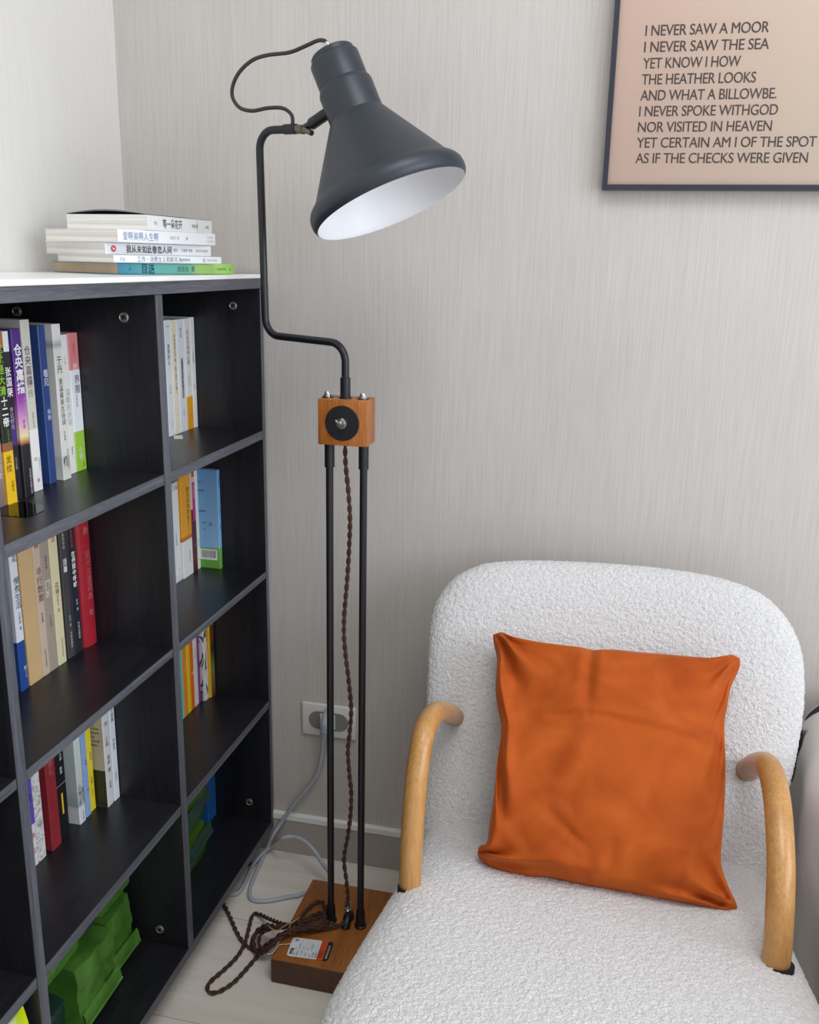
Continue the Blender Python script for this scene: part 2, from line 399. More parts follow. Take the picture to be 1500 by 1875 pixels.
# ------------------------------------------------------------------ books
def make_book(label, group, T, H, D, cover, pages=None, texts=(), patches=(), rounding=.0012, place=None, bulge=0, hard=False, bands=None):
    """one book in its own frame: spine towards +X at x=0, thickness along Y from 0, height along Z from 0.
    texts: (string, colour, size, z of top, y centre fraction, mode)  mode v = characters stacked, h = along the spine
    patches: coloured panels printed on the spine (y0, y1, z0, z1 as fractions, material)"""
    root = bpy.data.objects.new('book', None); COL.objects.link(root); root.empty_display_size = .03
    tag(root, label, 'book', group)
    t = .0018 if hard else .0009
    b = bmesh.new(); r = min(rounding, T*.4)
    outer = [(-D, 0), (-r, 0)]
    n = 6
    for k in range(n+1):
        yy = r + (T-2*r)*k/n
        outer.append((bulge*math.sin(PI*(yy/T)), yy))
    outer += [(-r, T), (-D, T)]
    inner = [(-D, T-t), (-t-.0005, T-t), (-t-.0005, t), (-D, t)]
    loop = outer+inner; zs = [0, H]
    rings = [[b.verts.new((x, y, z)) for (x, y) in loop] for z in zs]
    m = len(loop)
    for k in range(m):
        b.faces.new((rings[0][k], rings[0][(k+1) % m], rings[1][(k+1) % m], rings[1][k]))
    # end caps follow the U of the cover
    lo = len(outer)
    for zi, rg in enumerate(rings):
        ia, ib, ic, id_ = rg[lo+3], rg[lo+2], rg[lo+1], rg[lo]
        capf = [(rg[0], rg[1], ib, ia), (rg[lo-2], rg[lo-1], id_, ic), tuple(rg[1:lo-1])+(ic, ib)]
        for f in capf:
            b.faces.new(f if zi else f[::-1])
    bmesh.ops.recalc_face_normals(b, faces=b.faces[:])
    cv = obj('cover', b, cover, root, True, local=True, angle=.5)
    b = bmesh.new(); o_ = .003 if hard else .0006
    box(b, -D+o_+.0004, -t-.0008, t+.0001, T-t-.0001, o_, H-o_)
    obj('pages', b, pages or M_pages, root, local=True)
    bm = bmesh.new()
    xs = bulge + .0004
    if patches:
        pm = []; bp = bmesh.new()
        for (y0, y1, z0, z1, mt) in patches:
            if mt not in pm: pm.append(mt)
            ya, yb = r+(T-2*r)*y0, r+(T-2*r)*y1
            quad(bp, [(.0002+bulge, ya, z0*H), (.0002+bulge, yb, z0*H), (.0002+bulge, yb, z1*H), (.0002+bulge, ya, z1*H)], pm.index(mt))
        obj('spine_panel', bp, pm, cv, local=True)
    for tx in texts:
        s, colr, size, zt, yf = tx[:5]; mode = tx[5] if len(tx) > 5 else 'v'
        mt = colr if not isinstance(colr, tuple) else plain(colr, .6, var=.02)
        mi = 0; bold = tx[6] if len(tx) > 6 else 0
        if mode == 'v':
            z = zt*H
            for ch in s:
                if ch != ' ':
                    put_text(bm, ch, size*1.05, (xs, T*yf, z-size*.5), (0, 1, 0), (0, 0, 1), mi, center=True, bold=bold*size)
                z -= size*(1.08 if ch != ' ' else .6)
        else:      # lying book: read along the spine from the head
            z = zt*H
            for ch in s:
                if ch != ' ':
                    put_text(bm, ch, size*1.05, (xs, T*yf, z-size*.4), (0, 0, -.8), (0, 1, 0), mi, center=True, bold=bold*size)
                z -= size*(.86 if ch != ' ' else .5)
        obj('spine_lettering', bm, mt, cv, local=True); bm = bmesh.new()
    bm.free()
    if place is not None: root.matrix_world = place
    return root
def upright(x, y, z, lean=0):
    return Matrix.Translation((x, y, z)) @ Matrix.Rotation(lean, 4, 'X')
DK = (46, 44, 46); GR = (120, 120, 122); WH = (242, 242, 240); NB = (34, 48, 92)
paper = plain((240, 239, 235), .5, var=.01); cream_p = plain((242, 234, 208), .5, var=.02); bluewhite = plain((232, 236, 243), .45, var=.01)
def row(z, group, items):
    for (label, x, y0, y1, H, D, cover, kw) in items:
        make_book(label, group, y1-y0, H, D, cover, place=upright(x, y0, z+.0004), **kw)
# top right cell
row(ZL[7], 'pale books in the top right cell', [
 ('white paperback with grey title beside the divider, top right cell', -.135, -.134, -.1115, .211, .140, bluewhite,
  dict(texts=[('重要的人', (90, 92, 100), .009, .80, .5), ('一', DK, .010, .97, .5), ('作家文集', GR, .004, .45, .5), ('出版社', GR, .003, .12, .5)])),
 ('cream paperback with one long vertical title, top right cell', -.135, -.1105, -.0885, .210, .14, cream_p,
  dict(texts=[('有些事现在不做一辈子都不会做了', (120, 112, 92), .0068, .88, .55)])),
 ('white book with a grey rounded title lozenge, top right cell', -.135, -.0875, -.0585, .210, .14, bluewhite,
  dict(patches=[(.38, .68, .30, .66, plain((152, 152, 148), .5))], texts=[('散文集', (96, 98, 104), .006, .93, .5), ('我们仨的岁月', DK, .0085, .64, .53), ('出版社', (110, 130, 170), .004, .20, .5)])),
 ('off-white paperback with an orange band at the foot, top right cell', -.135, -.0575, -.0325, .210, .14, banded([(0, (238, 168, 40)), (.30, (238, 236, 228))]),
  dict(texts=[('无法完成的心愿', (96, 96, 92), .0088, .90, .5), ('短篇小说选', GR, .004, .50, .5), ('出版社', (190, 120, 40), .0035, .16, .5)])),
 ('thin white paperback against the end panel, top right cell', -.135, -.0315, -.0148, .211, .14, paper,
  dict(texts=[('岁月随想', (120, 122, 130), .0055, .70, .4), ('文集', GR, .004, .4, .4)])),
])
b = bmesh.new(); q = bmesh.new()
box(b, -.128, -.112, -.150, -.118, ZL[7]+.0003, ZL[7]+.0012)
bmesh.ops.rotate(b, cent=(-.12, -.13, ZL[7]), matrix=Matrix.Rotation(.5, 3, 'Z'), verts=b.verts)
tag(obj('paper_slip', b, paper), 'small white paper slip under the first book of the top right cell', 'paper')
# second cell, right column
row(ZL[5], 'mixed books in the right column, second cell down', [
 ('white paperback with a grey head band beside the divider, second right cell', -.138, -.133, -.105, .198, .136, banded([(0, (226, 232, 238)), (.06, (240, 240, 238)), (.92, (212, 212, 212))]),
  dict(texts=[('生活随笔', (150, 150, 152), .006, .5, .4), ('橙', (226, 120, 40), .007, .96, .75), ('出版社', (90, 110, 140), .003, .14, .7)])),
 ('white book in a wide orange jacket band, second right cell', -.135, -.103, -.061, .205, .14, banded([(0, (238, 237, 234)), (.36, (206, 118, 40)), (.40, (240, 168, 36))]),
  dict(texts=[('遇见未知的自己', (120, 66, 20), .0105, .88, .68), ('再版', (236, 120, 60), .006, .48, .7), ('出版社文学', (150, 150, 150), .005, .26, .68)])),
 ('maroon paperback with a magenta label and pale head, second right cell', -.135, -.059, -.0405, .208, .14, banded([(0, (96, 40, 52)), (.62, (208, 200, 198))]),
  dict(patches=[(.25, .95, .50, .88, plain((196, 48, 128), .5)), (.2, .9, .93, .99, plain((226, 70, 40), .5))], texts=[('漫长的告别', (236, 224, 228), .005, .85, .6), ('出版', (200, 170, 170), .0035, .28, .5)])),
 ('narrow pale green-white paperback next to the blue picture book', -.135, -.0395, -.0275, .21, .14, plain((226, 234, 220), .5, var=.02),
  dict(texts=[('青草集', (150, 170, 140), .0045, .30, .5), ('社', (220, 110, 90), .004, .1, .5)])),
])
blue_cover = banded([(0, (104, 168, 66)), (.20, (118, 176, 84)), (.225, (140, 186, 226)), (1, (108, 164, 216))], 'LINEAR')
bl = make_book('blue hardback picture book with green foot and barcode panel, standing forward', 'mixed books in the right column, second cell down', .0117, .205, .17, blue_cover, hard=True,
  texts=[('小王子', (40, 70, 120), .007, .93, .5), ('童话', (60, 90, 140), .005, .62, .5), ('故事', (50, 80, 130), .005, .45, .5)], place=upright(-.093, -.0266, ZL[5]+.0004))
b = bmesh.new()
bq = bmesh.new()
quad(b, [(-.043, -.0003, .018), (-.006, -.0003, .018), (-.006, -.0003, .040), (-.043, -.0003, .040)])
for i in range(20):
    x0 = -.040+i*.0016; w_ = .0004+.0006*random.random()
    quad(b, [(x0, -.0005, .022), (x0+w_, -.0005, .022), (x0+w_, -.0005, .038), (x0, -.0005, .038)], 1)
for (s_, z_, x_) in (('给大人', .178, -.043), ('绘本集', .160, -.043), ('献给你', .118, -.041), ('定价', .094, -.036), ('元', .080, -.034)):
    bq = bmesh.new(); put_text(bq, s_, .0046, (x_, -.0005, z_), (1, 0, 0), (0, 0, 1), 0); obj('cover_lettering', bq, plain((44, 78, 128), .6), bl.children[0], local=True)
bq = bmesh.new(); put_text(bq, '鸟', .008, (-.022, -.0005, .09), (1, 0, 0), (0, 0, 1), 0)
obj('cover_bird', bq, plain((44, 78, 128), .6), bl.children[0], local=True)
obj('barcode_panel', b, [paper, plain((30, 30, 34), .6)], bl.children[0], local=True)
# third cell, right column
row(ZL[3], 'bright slim paperbacks in the right column, third cell down', [
 ('thin teal paperback beside the divider, third right cell', -.135, -.136, -.1275, .205, .13, plain((110, 206, 204), .4), {}),
 ('light orange paperback right of the teal one, third right cell', -.135, -.1265, -.1095, .205, .13, plain((240, 150, 48), .4), dict(texts=[('成长', (170, 70, 20), .006, .95, .5), ('日记小故事', (255, 220, 160), .005, .6, .5)])),
 ('yellow paperback between two orange ones, third right cell', -.135, -.1085, -.0955, .206, .13, plain((246, 208, 40), .4), dict(texts=[('米小圈上学', (150, 90, 20), .005, .93, .5)])),
 ('deep orange paperback right of the yellow one, third right cell', -.135, -.0945, -.0795, .206, .13, plain((238, 116, 32), .4), dict(texts=[('小故事', (255, 226, 180), .005, .85, .5), ('画', (255, 240, 220), .007, .4, .5)])),
 ('white paperback with a red head, third right cell', -.135, -.0785, -.0625, .207, .13, banded([(0, (236, 230, 226)), (.84, (206, 40, 48))]), dict(texts=[('小学生必读', (120, 110, 110), .004, .6, .5)])),
 ('thin purple paperback, third right cell', -.135, -.0615, -.0515, .208, .13, plain((132, 62, 130), .4), dict(texts=[('汤姆历险', (216, 190, 216), .0045, .95, .5)])),
 ('white paperback with black ink-drawn branches, third right cell', -.126, -.0505, -.0345, .208, .13, inkwash((60, 58, 70), (238, 236, 234), 26, .40, .47, .4, (1, 1.6, .55), 2.5), dict(texts=[('诗集', (200, 60, 50), .006, .95, .5)])),
 ('yellow-gold paperback next to the brown one, third right cell', -.122, -.0338, -.0258, .208, .13, plain((240, 190, 44), .4), dict(texts=[('故事', (120, 60, 20), .004, .96, .5)])),
 ('brown illustrated book against the end panel, third right cell', -.119, -.0252, -.0148, .209, .13, banded([(0, (110, 54, 34)), (.30, (128, 132, 74)), (.52, (52, 40, 36)), (.62, (120, 56, 36)), (1, (96, 44, 30))], 'LINEAR'), dict(texts=[('名著', (230, 190, 120), .004, .96, .5), ('人', (230, 200, 140), .004, .78, .5)])),
])
# bottom cell, right column
make_book('bright blue booklet leaning on the end panel, bottom right cell', None, .040, .205, .12, plain((44, 118, 196), .35), texts=[('数学练习', (220, 232, 244), .006, .95, .6), ('一', (190, 215, 240), .012, .7, .6), ('册', (190, 215, 240), .006, .3, .2)],
  place=upright(-.128, -.0555, ZL[1]+.0004))
# top cell, middle column
row(ZL[7], 'books in the top middle cell', [
 ('pink, white and lime green paperback against the divider', -.131, -.4408, -.4152, .209, .14, banded([(0, (164, 208, 74)), (.29, (240, 242, 246)), (.735, (226, 138, 138))]),
  dict(texts=[('界限', (70, 66, 70), .0135, .70, .62), ('她', WH, .012, .79, .5), ('自我设限', (150, 150, 160), .0045, .56, .45), ('小册', (246, 244, 240), .010, .18, .45), ('出版', (90, 130, 40), .004, .06, .7), ('中国文学社', (150, 70, 70), .0038, .93, .5)])),
 ('white paperback with faint grey title beside the pink and green one', -.131, -.4765, -.4422, .208, .14, paper,
  dict(texts=[('温暖的诗词', (176, 186, 186), .0105, .62, .72), ('小诗', (176, 196, 196), .006, .85, .7), ('出版社', GR, .004, .2, .75)])),
 ('off-white classical poetry book with a grey misty band near its head', -.117, -.498, -.4785, .226, .155, banded([(0, (228, 226, 218)), (.14, (206, 203, 194)), (.17, (226, 224, 216)), (.84, (228, 226, 218)), (.87, (170, 170, 170)), (.91, (232, 230, 226)), (1, (238, 236, 232))], 'LINEAR'),
  dict(texts=[('于丹', (70, 68, 66), .012, .80, .5), ('重温最美古诗词', (80, 78, 76), .0092, .66, .5), ('作者著', GR, .0045, .32, .5), ('北京文学出版社', GR, .004, .2, .72)], patches=[(.05, .6, .09, .155, inkwash((60, 58, 54), (216, 212, 202), 60, .4, .6))])),
 ('dark blue paperback with white title in the top middle cell', -.122, -.5245, -.508, .2255, .155, plain((48, 74, 134), .4),
  dict(texts=[('看见', WH, .0115, .73, .55), ('柴静', (210, 218, 232), .0078, .48, .6), ('人', (20, 30, 60), .004, .08, .6)])),
 ('tall beige poetry biography with a white foot sticker', -.115, -.571, -.552, .236, .155, banded([(0, (236, 236, 234)), (.37, (206, 202, 192)), (.375, (214, 210, 200)), (1, (212, 208, 200))]),
  dict(texts=[('仓央嘉措', (70, 66, 62), .0125, .855, .45), ('诗传', (150, 146, 138), .012, .66, .45), ('西藏人民社', (150, 146, 140), .004, .47, .5), ('印', (206, 46, 50), .006, .205, .35), ('出版社文化', (150, 150, 150), .0036, .2, .75), ('册', (206, 60, 60), .006, .075, .5)])),
 ('purple biography fading through pink and gold to a black foot', -.108, -.602, -.583, .226, .15, banded([(0, (36, 34, 40)), (.315, (40, 36, 40)), (.33, (176, 110, 60)), (.37, (240, 220, 170)), (.45, (224, 168, 204)), (.58, (160, 74, 176)), (.72, (92, 52, 150)), (1, (74, 44, 130))], 'LINEAR'),
  dict(texts=[('仓央嘉措', WH, .0155, .915, .5, 'v', .03), ('六世情歌', (206, 170, 220), .006, .60, .8), ('诗意', (150, 70, 140), .006, .47, .5), ('北京联合出版公司', (220, 220, 226), .0042, .17, .7)])),
 ('black and purple biography with large white title in the top middle cell', -.111, -.6205, -.604, .224, .15, banded([(0, (34, 34, 38)), (.33, (74, 48, 120)), (.44, (60, 46, 90)), (.5, (30, 32, 36)), (.80, (40, 42, 44)), (.88, (236, 236, 236))]),
  dict(texts=[('张国荣', WH, .0125, .795, .5, 'v', .02), ('传记时光', (200, 196, 214), .007, .56, .5), ('文艺出版', (190, 190, 196), .004, .26, .5)])),
 ('history paperback with green title and yellow foot in the top middle cell', -.105, -.643, -.6235, .226, .15, banded([(0, (238, 190, 34)), (.31, (150, 96, 60)), (.36, (36, 40, 36)), (.90, (176, 110, 70))]),
  dict(texts=[('这就是大清', (150, 200, 60), .0125, .93, .45, 'v', .02), ('十二帝', WH, .0125, .63, .5, 'v', .03), ('正说系列', (110, 150, 60), .005, .44, .6), ('龙纹', (90, 60, 20), .011, .29, .4), ('出版社', (110, 80, 20), .005, .14, .6)])),
 ('brown-mauve book at the left end of the top middle row', -.107, -.662, -.6445, .222, .15, banded([(0, (126, 104, 100)), (.2, (150, 128, 126)), (.4, (176, 160, 168)), (.7, (150, 110, 80)), (1, (190, 170, 160))], 'LINEAR'), dict(texts=[('历史', (230, 220, 220), .009, .25, .55)])),
])
b = bmesh.new()
quad(b, [(-.105, -.690, 0), (-.045, -.690, 0), (-.045, -.655, 0), (-.062, -.630, 0), (-.105, -.622, 0)])
bmesh.ops.translate(b, vec=(0, 0, ZL[7]+.0006), verts=b.verts)
bmesh.ops.solidify(b, geom=b.faces[:], thickness=.0003)
tag(obj('clear_sleeve', b, M_glass), 'clear plastic sleeve poking out under the yellow-footed history book', 'sleeve')
# second cell, middle column
row(ZL[5], 'books in the second middle cell', [
 ('white essay book with a royal blue foot, leftmost in the second middle row', -.135, -.614, -.5975, .212, .14, banded([(0, (40, 76, 150)), (.355, (226, 230, 238))]),
  dict(texts=[('花', (44, 60, 100), .010, .96, .6), ('慢煮生活', (54, 70, 96), .0112, .81, .6), ('汪曾祺 著', (110, 124, 150), .0055, .56, .6), ('册', (232, 238, 248), .006, .17, .7), ('文艺出版', (200, 214, 236), .0028, .14, .75)])),
 ('thick plain tan paperback in the second middle row', -.135, -.594, -.562, .211, .14, plain((208, 176, 128), .5, var=.03), dict(pages=M_pages_tan)),
 ('pale pinkish essay book right of the plain tan one', -.135, -.561, -.5445, .211, .14, plain((206, 184, 166), .5, var=.03),
  dict(texts=[('商', (120, 60, 44), .010, .985, .5), ('寻行数墨', (104, 74, 60), .0125, .80, .55), ('作者著', (130, 110, 96), .005, .47, .5), ('人民文学出版社', (120, 100, 86), .004, .2, .5)])),
 ('grey-beige novel with a pale title panel in the second middle row', -.135, -.5435, -.5245, .211, .14, plain((168, 156, 142), .5, var=.03),
  dict(texts=[('钱钟书著', (110, 98, 90), .005, .86, .55), ('围城', (226, 222, 214), .0135, .68, .5, 'v', .02), ('文学丛书', (110, 100, 92), .0045, .42, .5)])),
 ('pale cream novel with a small red seal at its head', -.135, -.5225, -.5015, .211, .14, plain((226, 216, 176), .5, var=.02),
  dict(texts=[('印', (170, 50, 36), .0085, .965, .5), ('边城', (110, 96, 60), .009, .63, .5), ('沈从文 著', (150, 140, 104), .006, .54, .5), ('北京十月文艺社', (120, 110, 70), .0042, .2, .6)])),
 ('charcoal grey novel with white title left of the navy one', -.135, -.4965, -.4785, .212, .14, plain((74, 72, 72), .45, var=.04),
  dict(texts=[('余华作品', (206, 206, 206), .0058, .955, .5), ('活着', WH, .0105, .765, .5, 'v', .02), ('余华 著', (200, 200, 200), .005, .33, .6), ('作家出版社', (220, 220, 220), .005, .2, .6)])),
 ('navy-black novel with white title beside the red dictionary', -.135, -.4765, -.4555, .212, .14, plain((40, 44, 56), .45, var=.04),
  dict(texts=[('余华作品', (190, 80, 60), .0068, .955, .5), ('在细雨中呼喊', WH, .0092, .79, .55, 'v', .03), ('余华 著', (220, 220, 224), .0052, .42, .6), ('作家出版社', (220, 220, 224), .0054, .24, .6)])),
 ('thick red hardback with rounded spine ending the second middle row', -.134, -.4535, -.4156, .215, .14, plain((176, 36, 50), .42, var=.05),
  dict(hard=True, rounding=.006, bulge=.004, texts=[('新', (206, 130, 130), .014, .93, .5), ('现代汉语词典', (196, 110, 116), .0128, .74, .5), ('社', (206, 140, 140), .011, .29, .5)])),
])
# third cell, middle column
row(ZL[3], 'books in the third middle cell', [
 ('thin violet paperback with a white illustrated foot at the left end', -.137, -.626, -.6108, .205, .137, banded([(0, (232, 228, 230)), (.34, (104, 84, 186))]), dict(texts=[('春水', (60, 44, 120), .007, .9, .5), ('随笔', (50, 40, 100), .006, .6, .5), ('鱼', (190, 60, 80), .010, .28, .5), ('花', (200, 90, 90), .010, .15, .5)])),
 ('white book with a fine grey crackle pattern in the third middle row', -.137, -.6095, -.591, .207, .137, inkwash((176, 172, 172), (230, 228, 226), 60, .40, .52, .5, (1, 1, 1), 2.0), dict(texts=[('国', (150, 148, 150), .012, .33, .5)])),
 ('wine red novel with faint title in the third middle row', -.133, -.581, -.557, .208, .14, plain((150, 44, 54), .45, var=.04), dict(texts=[('穆斯林的葬礼', (196, 110, 116), .0115, .96, .5), ('人', (120, 36, 46), .006, .4, .5)])),
 ('black book with white marks and a yellow bar on its spine', -.137, -.5545, -.528, .205, .137, plain((30, 30, 34), .4), dict(patches=[(.42, .60, .20, .38, plain((240, 206, 40), .5)), (0, 1, .452, .456, plain((200, 200, 200), .5))], texts=[('上帝', WH, .008, .96, .5), ('个人史', WH, .0065, .75, .65), ('随想', WH, .006, .60, .6)])),
 ('misty green-white book with a pencil landscape, third middle row', -.131, -.508, -.491, .207, .14, banded([(0, (226, 228, 230)), (.14, (226, 228, 230)), (.16, (170, 182, 180)), (.3, (204, 212, 208)), (.75, (216, 226, 220)), (1, (196, 206, 202))], 'LINEAR'), dict(patches=[(.05, 1, .17, .36, inkwash((104, 116, 114), (206, 214, 210), 45, .38, .6))], texts=[('瓦尔登湖', (120, 130, 126), .004, .1, .6)])),
 ('light blue paperback left of the yellow one, third middle row', -.132, -.487, -.4735, .206, .14, plain((148, 178, 222), .45), dict(texts=[('文', (40, 60, 110), .008, .93, .6), ('月亮', (60, 80, 130), .005, .5, .6), ('人', (60, 80, 140), .006, .25, .6)])),
 ('yellow paperback in the middle of the third middle row', -.134, -.4705, -.456, .207, .14, plain((242, 216, 44), .45), dict(texts=[('人间失格', (190, 150, 30), .007, .95, .5), ('太宰治', (70, 56, 20), .0052, .52, .6), ('出版', (180, 140, 30), .006, .3, .5), ('文学社', (120, 96, 30), .0035, .18, .5)])),
 ('white-spined book with a khaki and olive cover standing forward', -.114, -.4515, -.434, .207, .15, plain((224, 222, 220), .45, var=.02), dict(texts=[('茶馆', (60, 56, 54), .0125, .97, .5), ('书', (60, 56, 54), .010, .75, .5), ('小说', (90, 88, 88), .009, .62, .5), ('老舍 著', (80, 80, 80), .0085, .45, .6), ('出版', (120, 120, 124), .007, .22, .6)])),
 ('white paperback against the divider in the third middle row', -.113, -.432, -.4155, .208, .14, bluewhite, dict(texts=[('月', (50, 52, 60), .009, .95, .5), ('小说集', (84, 92, 110), .008, .82, .5), ('作品选', (84, 92, 110), .0065, .55, .5), ('出版社', (140, 150, 170), .0055, .25, .5)])),
])
# printed front cover of the khaki book, seen from the side
kb = [o for o in COL.objects if o.get('label', '').startswith('white-spined book')][0]
b = bmesh.new(); bq = bmesh.new()
quad(b, [(-.145, -.0003, .0005), (-.001, -.0003, .0005), (-.001, -.0003, .068), (-.145, -.0003, .068)], 0)
quad(b, [(-.145, -.0003, .068), (-.001, -.0003, .068), (-.001, -.0003, .2065), (-.145, -.0003, .2065)], 1)
for i, s_ in enumerate(('原著', '文学经典', '名家译本', '长篇', '小说选集', '典藏版')):
    put_text(bq, s_, .0042, (-.024, -.0006, .150-.0075*i), (1, 0, 0), (0, 0, 1), 0)
obj('cover_picture', b, [plain((56, 58, 36), .4), inkwash((186, 178, 150), (206, 200, 178), 12, .3, .7)], kb.children[0], local=True)
obj('cover_lettering', bq, plain((60, 56, 44), .6), kb.children[0], local=True)

# stack lying on top of the bookcase
def lying(label, x, y, z, ang, T, H, D, cover, **kw):
    a = math.radians(ang); e1 = Vector((math.cos(a), math.sin(a), 0)); e2 = Vector((-math.sin(a), math.cos(a), 0))
    mt = Matrix((-e2, Vector((0, 0, 1)), -e1)).transposed().to_4x4(); mt.translation = Vector((x, y, z))+e1*H
    return make_book(label, 'stack of books lying on top of the bookcase', T, H, D, cover, place=mt, **kw)
z = ZT+.0004
lying('teal-to-lime green book at the bottom of the stack on the bookcase', -.101, -.338, z, 66.6, .0172, .24, .172, banded([(0, (140, 190, 80)), (.08, (160, 208, 110)), (.33, (184, 222, 130)), (.42, (128, 202, 172)), (.7, (116, 196, 190)), (1, (70, 150, 180))], 'LINEAR'),
  pages=M_pages_tan, texts=[('目送', (24, 74, 100), .0155, .82, .5, 'h', .01), ('人', (30, 80, 110), .007, .92, .5, 'h'), ('龙应台 著', (50, 110, 110), .0095, .52, .5, 'h'), ('生活读书新知', (70, 110, 50), .004, .16, .5, 'h'), ('人', (30, 50, 30), .005, .045, .5, 'h')]); z += .0176
lying('thin white paperback second from the bottom of the lying stack', -.088, -.372, z, 66, .0112, .213, .147, plain((233, 236, 240), .45, var=.01),
  texts=[('工作、消费主义和新穷人', (120, 128, 140), .0092, .80, .5, 'h'), ('文丛', (150, 156, 166), .006, .95, .5, 'h'), ('鲍曼著译者', (120, 126, 136), .0048, .41, .5, 'h'), ('记', (70, 74, 84), .0065, .19, .5, 'h'), ('社会科学学术出版', (150, 156, 166), .0032, .15, .5, 'h')]); z += .0116
lying('white paperback with a red round seal in the middle of the lying stack', -.107, -.362, z, 68, .0178, .215, .15, plain((232, 232, 233), .45, var=.01),
  texts=[('我从未如此眷恋人间', (66, 62, 64), .0118, .82, .5, 'h', .015), ('散文', (110, 110, 114), .005, .38, .5, 'h'), ('汪曾祺 等著', (110, 110, 114), .0048, .30, .5, 'h'), ('人民文学出版社', (110, 110, 116), .0048, .165, .5, 'h')])
sb = COL.objects[-1]
b = bmesh.new()
def disc(bm, c, r, n=24, x=.0006, mi=0):
    f = bm.faces.new([bm.verts.new((x, c[0]+r*math.cos(2*PI*k/n), c[1]+r*math.sin(2*PI*k/n))) for k in range(n)]); f.material_index = mi
disc(b, (.0089, .200), .0048); disc(b, (.0095, .201), .0013, 12, .0008, 1); disc(b, (.0082, .199), .0013, 12, .0008, 1)
ml = [o for o in COL.objects if o.get('label', '').startswith('white paperback with a red round seal')][0]
obj('red_seal', b, [plain((206, 74, 66), .5), paper], ml.children[0], local=True); z += .0182
lying('white paperback with blue brush title second from the top of the lying stack', -.08, -.37, z, 75, .0190, .224, .155, plain((236, 238, 242), .45, var=.01),
  texts=[('爱啊美啊人生啊', (134, 148, 178), .0128, .955, .5, 'h'), ('宗白华 著', (160, 164, 172), .0055, .50, .5, 'h'), ('集', (160, 164, 172), .006, .33, .5, 'h'), ('长江文艺出版社', (150, 154, 162), .0028, .10, .35, 'h'), ('长江文艺出版社', (150, 154, 162), .0028, .10, .68, 'h')]); z += .0194
lying('thick white book with a lifted dark-lined cover on top of the lying stack', -.062, -.31, z, 87.3, .0232, .21, .146, plain((236, 237, 238), .45, var=.01),
  texts=[('等一朵花开', (76, 78, 84), .0145, .79, .5, 'h', .01), ('散文', (140, 142, 148), .0055, .91, .5, 'h'), ('林清玄著', (96, 98, 104), .006, .34, .5, 'h'), ('出版社', (80, 84, 92), .005, .115, .5, 'h')], patches=[(0, 1, .247, .252, plain((170, 172, 178), .5))])
# its front cover has curled up a little off the pages
tb = [o for o in COL.objects if o.get('label', '').startswith('thick white book with a lifted')][0]
b = bmesh.new(); n = 16; H_, D_ = .21, .146
rows = []
for i in range(n+1):
    x = -D_*i/n; lift = .0052*math.sin(PI*min(1, i/n*1.0))**1.0*(1 if i < n else 1)
    rows.append([b.verts.new((x-.0005, .0234+lift*(.55+.45*k/4), H_*k/4)) for k in range(5)])
for i in range(n):
    for k in range(4):
        b.faces.new((rows[i][k], rows[i+1][k], rows[i+1][k+1], rows[i][k+1]))
bmesh.ops.solidify(b, geom=b.faces[:], thickness=.0006)
b.normal_update()
obj('flyleaf', b, plain((52, 62, 62), .5), tb, True, local=True)
b = bmesh.new(); rows = []
for i in range(n+1):
    x = -D_*i/n; lift = .0066*math.sin(PI*i/n)
    rows.append([b.verts.new((x, .0242+lift*(.6+.4*k/4), H_*k/4)) for k in range(5)])
for i in range(n):
    for k in range(4):
        b.faces.new((rows[i][k], rows[i][k+1], rows[i+1][k+1], rows[i+1][k]))
bmesh.ops.solidify(b, geom=b.faces[:], thickness=.0006)
obj('lifted_cover', b, plain((236, 237, 238), .45, var=.01), tb, True, local=True)

